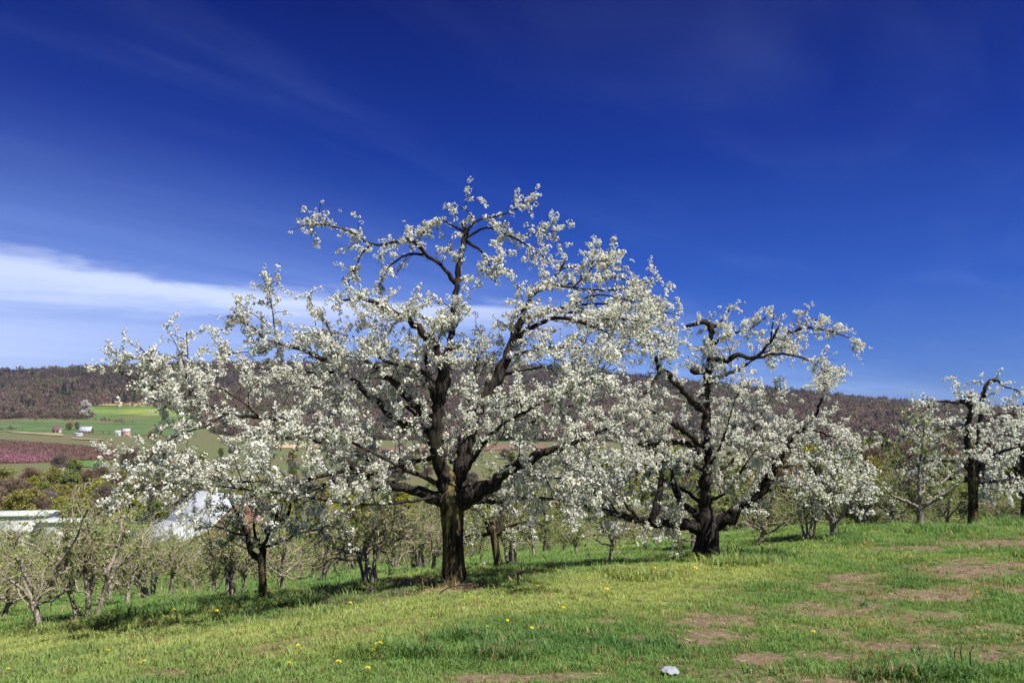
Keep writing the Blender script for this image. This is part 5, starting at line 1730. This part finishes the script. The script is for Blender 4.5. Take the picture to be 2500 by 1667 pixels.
D_HEAD = dandelion_mesh()
D_HEAD.materials.append(M['dandelion'])
Vt, qt = tubes(np.array([[[0, 0, -0.02], [0.004, 0, 0.04], [0, 0.003, 0.09]]]), np.array([[0.0022, 0.002, 0.0018]]), 4)
D_STEM = make_mesh('stem', Vt, qt)
D_STEM.materials.append(M['stem'])
DAND = [(405, 1513), (423, 1496), (438, 1497), (527, 1501), (635, 1473), (707, 1475), (264, 1598), (354, 1620), (344, 1633), (729, 1583), (928, 1560), (922, 1581), (926, 1595),
        (912, 1597), (703, 1634), (826, 1634), (899, 1647), (1000, 1443), (16, 1644), (851, 1479), (1312, 1439), (1327, 1452), (1375, 1491), (1236, 1522), (1191, 1538), (1300, 1541),
        (1315, 1543), (1194, 1428), (1532, 1398), (1537, 1392), (1548, 1407), (1557, 1404), (1601, 1389), (1615, 1401), (1658, 1398), (1674, 1385), (1698, 1394), (1733, 1394),
        (1774, 1391), (1784, 1393), (1794, 1386), (1478, 1451), (1511, 1433), (2387, 1453), (1987, 1554), (2096, 1314), (2113, 1317)]
hits = ground_hits([p[0] for p in DAND], [p[1] + 9 for p in DAND])
rng_d = np.random.default_rng(6)
single = {43: 'lone yellow dandelion in the worn turf on the far right', 44: 'single yellow dandelion in the thin turf right of the paper plate', 17: 'single dandelion in the shade left of the tallest trunk',
          22: 'yellow dandelion alone in the bright grass below the two old cherries', 18: 'dandelion at the lower left corner'}


def d_zone(px, py):
    if px > 1400:
        return 'in the loose patch before the broad old cherry'
    if px > 1150:
        return 'in the sunny grass right of the tallest trunk'
    return 'in the nearest grass on the lower left' if py > 1540 else 'in the darker grass around the black trunk'


for i, h in enumerate(hits):
    s = float(rng_d.uniform(0.95, 1.35)) * (0.85 if h[1] < 12 else 1.2)
    if i in (12, 38):
        s *= 1.35
    o = empty('dandelion', (h[0], h[1], h[2]), single.get(i), 'dandelion')
    if i not in single:
        k = d_zone(*DAND[i])
        same = sorted(j for j in range(len(DAND)) if j not in single and d_zone(*DAND[j]) == k)
        same = sorted(same, key=lambda j: DAND[j])
        o['label'] = '%s yellow dandelion from the left %s' % (ORD[same.index(i)], k)
        o['group'] = 'dandelions ' + k
    o.scale = (s, s, s)
    o.rotation_euler = (rng_d.normal(0, 0.08), rng_d.normal(0, 0.08), rng_d.uniform(0, 6.28))
    st = obj('stem', D_STEM, None, o)
    hd = obj('flower_head', D_HEAD, None, o, (0, 0.003, 0.088))
    hd.rotation_euler = (rng_d.uniform(0.1, 0.5), 0, rng_d.uniform(-0.5, 0.5))


def paper_plate():
    h = ground_hit(1636, 1652)
    # turned over, bent, one edge propped on the grass
    n, prof = 40, [(0.0, 0.030), (0.045, 0.030), (0.058, 0.028), (0.066, 0.010), (0.080, 0.003), (0.083, 0.0)]
    V, Q = [], []
    for k, (r, z) in enumerate(prof):
        for i in range(n):
            a = i * 6.283 / n
            rr = r * (1.0 + 0.05 * math.sin(2 * a + 0.6) + 0.035 * math.sin(5 * a))
            x, y = rr * math.cos(a), rr * math.sin(a)
            V.append((x, y, z + 0.9 * x * x + 0.007 * math.sin(7 * a) * (r / 0.083) ** 2))
    for k in range(len(prof) - 1):
        for i in range(n):
            Q.append((k * n + i, (k + 1) * n + i, (k + 1) * n + (i + 1) % n, k * n + (i + 1) % n))
    me = make_mesh('paper_plate', V, Q, None, True)
    o = obj('paper_plate', me, M['paper'], None, (h[0], h[1], h[2] + 0.05))
    o.rotation_euler = (0.02, 0.08, 0.4)
    sd = o.modifiers.new('thickness', 'SOLIDIFY')
    sd.thickness = 0.0012
    tag(o, 'crumpled white paper plate lying in the grass at the bottom', 'plate')


paper_plate()


def straw_clump(px, py, n, rad, lab, seed, mat='straw', hgt=0.12, L=(0.15, 0.4), r=0.0016, name='straw_clump', cat='straw'):
    rng = np.random.default_rng(seed)
    h = ground_hit(px, py)
    a = rng.uniform(0, 6.283, n)
    q = rad * np.sqrt(rng.random(n))
    p = np.stack([q * np.cos(a) * 1.6, q * np.sin(a), np.zeros(n)], -1)
    p[:, 2] = terrain(h[0] + p[:, 0], h[1] + p[:, 1]) - h[2] + rng.uniform(0.0, hgt * 0.4, n)
    t = np.stack([np.cos(a), np.sin(a), np.zeros(n)], -1)
    S = shoots(p, t, rng.uniform(*L, n), rng, 0.8, 0.9, 0.75, 1.8, 0.12, 6)
    gz = terrain(h[0] + S[..., 0], h[1] + S[..., 1]) - h[2] + 0.012
    S[..., 2] = np.maximum(S[..., 2], gz)
    V, qd = tubes(S, np.linspace(1, 0.6, 6)[None] * np.full((n, 1), r), 4)
    o = obj(name, make_mesh(name, V, qd), M[mat], None, h)
    tag(o, lab, cat)
    return o


straw_clump(2465, 1562, 60, 0.16, 'clump of dry curled straw at the right edge', 1)
straw_clump(2180, 1512, 40, 0.28, 'loose dry straw scattered on the worn turf', 2, hgt=0.04, L=(0.08, 0.22))
straw_clump(2400, 1500, 30, 0.3, 'dry straw bits left above the curled clump', 3, hgt=0.04, L=(0.08, 0.22))
straw_clump(905, 1468, 130, 0.42, 'pile of pruned brush on the grass left of the tallest trunk', 4, 'dead_twig', 0.25, (0.25, 0.8), 0.004, 'brush_pile', 'brush')
straw_clump(1108, 1440, 220, 0.36, 'ring of dead grass and litter round the foot of the tallest trunk', 5, 'straw', 0.06, (0.1, 0.35), 0.0022, 'dead_grass', 'litter')
straw_clump(1470, 1445, 26, 0.5, 'few dark fallen twigs on the grass below the two old cherries', 6, 'dead_twig', 0.05, (0.2, 0.5), 0.003, 'fallen_twigs', 'twigs')


def fallen_branch(pts, lab, seed):
    """traced dead branch standing in the grass"""
    rng = np.random.default_rng(seed)
    h = ground_hit(*pts[0][:2])
    o = empty('fallen_branch', h, lab, 'branch')
    main = px_limb(h[1], pts, -0.3)
    main[0, 2] -= 0.05
    c = catmull(main, 0.05)
    V, q, t = closed_tube(c, 7, 0.1, rng)
    obj('branch', make_mesh('branch', V - h, q, t, True), M['dead_twig'], o)
    p, tn, f, _ = sample_along([c], 0.10, rng, 0.15)
    S = shoots(p, tn, rng.uniform(0.12, 0.45, len(p)), rng, 0.6, 0.8, 0.1, 0.2, 0.12, 4)
    V, q = tubes(S, np.linspace(1, 0.5, 4)[None] * np.full((len(S), 1), 0.004), 3)
    obj('twigs', make_mesh('twigs', V - h, q), M['dead_twig'], o)


fallen_branch([(1268, 1432, 3), (1264, 1402, 2.6), (1290, 1396, 2), (1314, 1388, 1.4)], 'dead crooked branch standing in the grass right of the tallest trunk', 8)
fallen_branch([(1060, 1452, 2.4), (1090, 1436, 2.2), (1120, 1428, 1.8), (1150, 1424, 1.2)], 'dead branch lying across the foot of the tallest trunk', 9)


def weed(px, py, seed, lab, n=18, L=0.16):
    n, L = int(n * 1.6), L * 0.85
    """rosette of broad strap leaves"""
    rng = np.random.default_rng(seed)
    h = ground_hit(px, py)
    o = empty('weed_clump', h, lab, 'weed')
    for i in range(n):
        a = rng.uniform(0, 6.283)
        ln = L * rng.uniform(0.6, 1.2)
        el = rng.uniform(0.5, 1.25)
        w = 0.010 * rng.uniform(0.8, 1.4)
        s = np.array([-math.sin(a), math.cos(a), 0])
        V = []
        for k in range(5):
            f = k / 4
            x = ln * f
            p = np.array([math.cos(a) * math.cos(el) * x, math.sin(a) * math.cos(el) * x, math.sin(el) * x - 0.9 * ln * f * f * 0.6 * math.cos(el)])
            ww = 0.7 * w * (1.0 - 0.95 * abs(f - 0.35) ** 1.2 / 0.6)
            V += [p - s * max(ww, 0.001), p + s * max(ww, 0.001)]
        V = np.array(V) + np.array([rng.normal(0, 0.03), rng.normal(0, 0.03), 0])
        Q = [(2 * k, 2 * k + 1, 2 * k + 3, 2 * k + 2) for k in range(4)]
        obj('leaf', make_mesh('leaf', V, Q, None, True), M['weed'], o)


M['weed'] = mat_plain('weed', (0.085, 0.16, 0.045), 0.5, 0.3, 12)
weed(2235, 1592, 1, 'dark green weed rosette on the bare soil at lower right', 20, 0.13)
weed(2250, 1655, 2, 'broad leaved weed clump at the bottom edge, right of the centre', 26, 0.22)
weed(2360, 1650, 3, 'broad leaved weed clump at the bottom edge, near the right corner', 26, 0.24)
weed(2130, 1660, 4, 'broad leaved weed clump at the bottom edge, left of the other big ones', 22, 0.2)
weed(1830, 1640, 5, 'small weed rosette in the grass right of the paper plate', 16, 0.11)
weed(1890, 1648, 6, 'small weed rosette beside the dirt patch right of the paper plate', 16, 0.11)
weed(2110, 1478, 7, 'dark weed tuft in the middle of a small dirt patch', 22, 0.15)


# ------------------------------------------------------------------ the air over the valley: one closed box of thin haze round everything
def build_haze(density):
    V, Q = boxes([(-7600, -7600, -70, 7600, 7600, 162)])
    m, g = new_mat('thin_haze')
    vo = g.n('ShaderNodeVolumePrincipled')
    vo.inputs['Color'].default_value = (0.80, 0.86, 1.0, 1)
    vo.inputs['Density'].default_value = density
    vo.inputs['Anisotropy'].default_value = 0.2
    o = g.n('ShaderNodeOutputMaterial')
    g.link(vo.outputs[0], o.inputs['Volume'])
    h = obj('haze', make_mesh('haze', V, Q), m)
    tag(h, 'thin pale spring haze over the valley', 'haze', kind='stuff')


build_haze(0.000034)
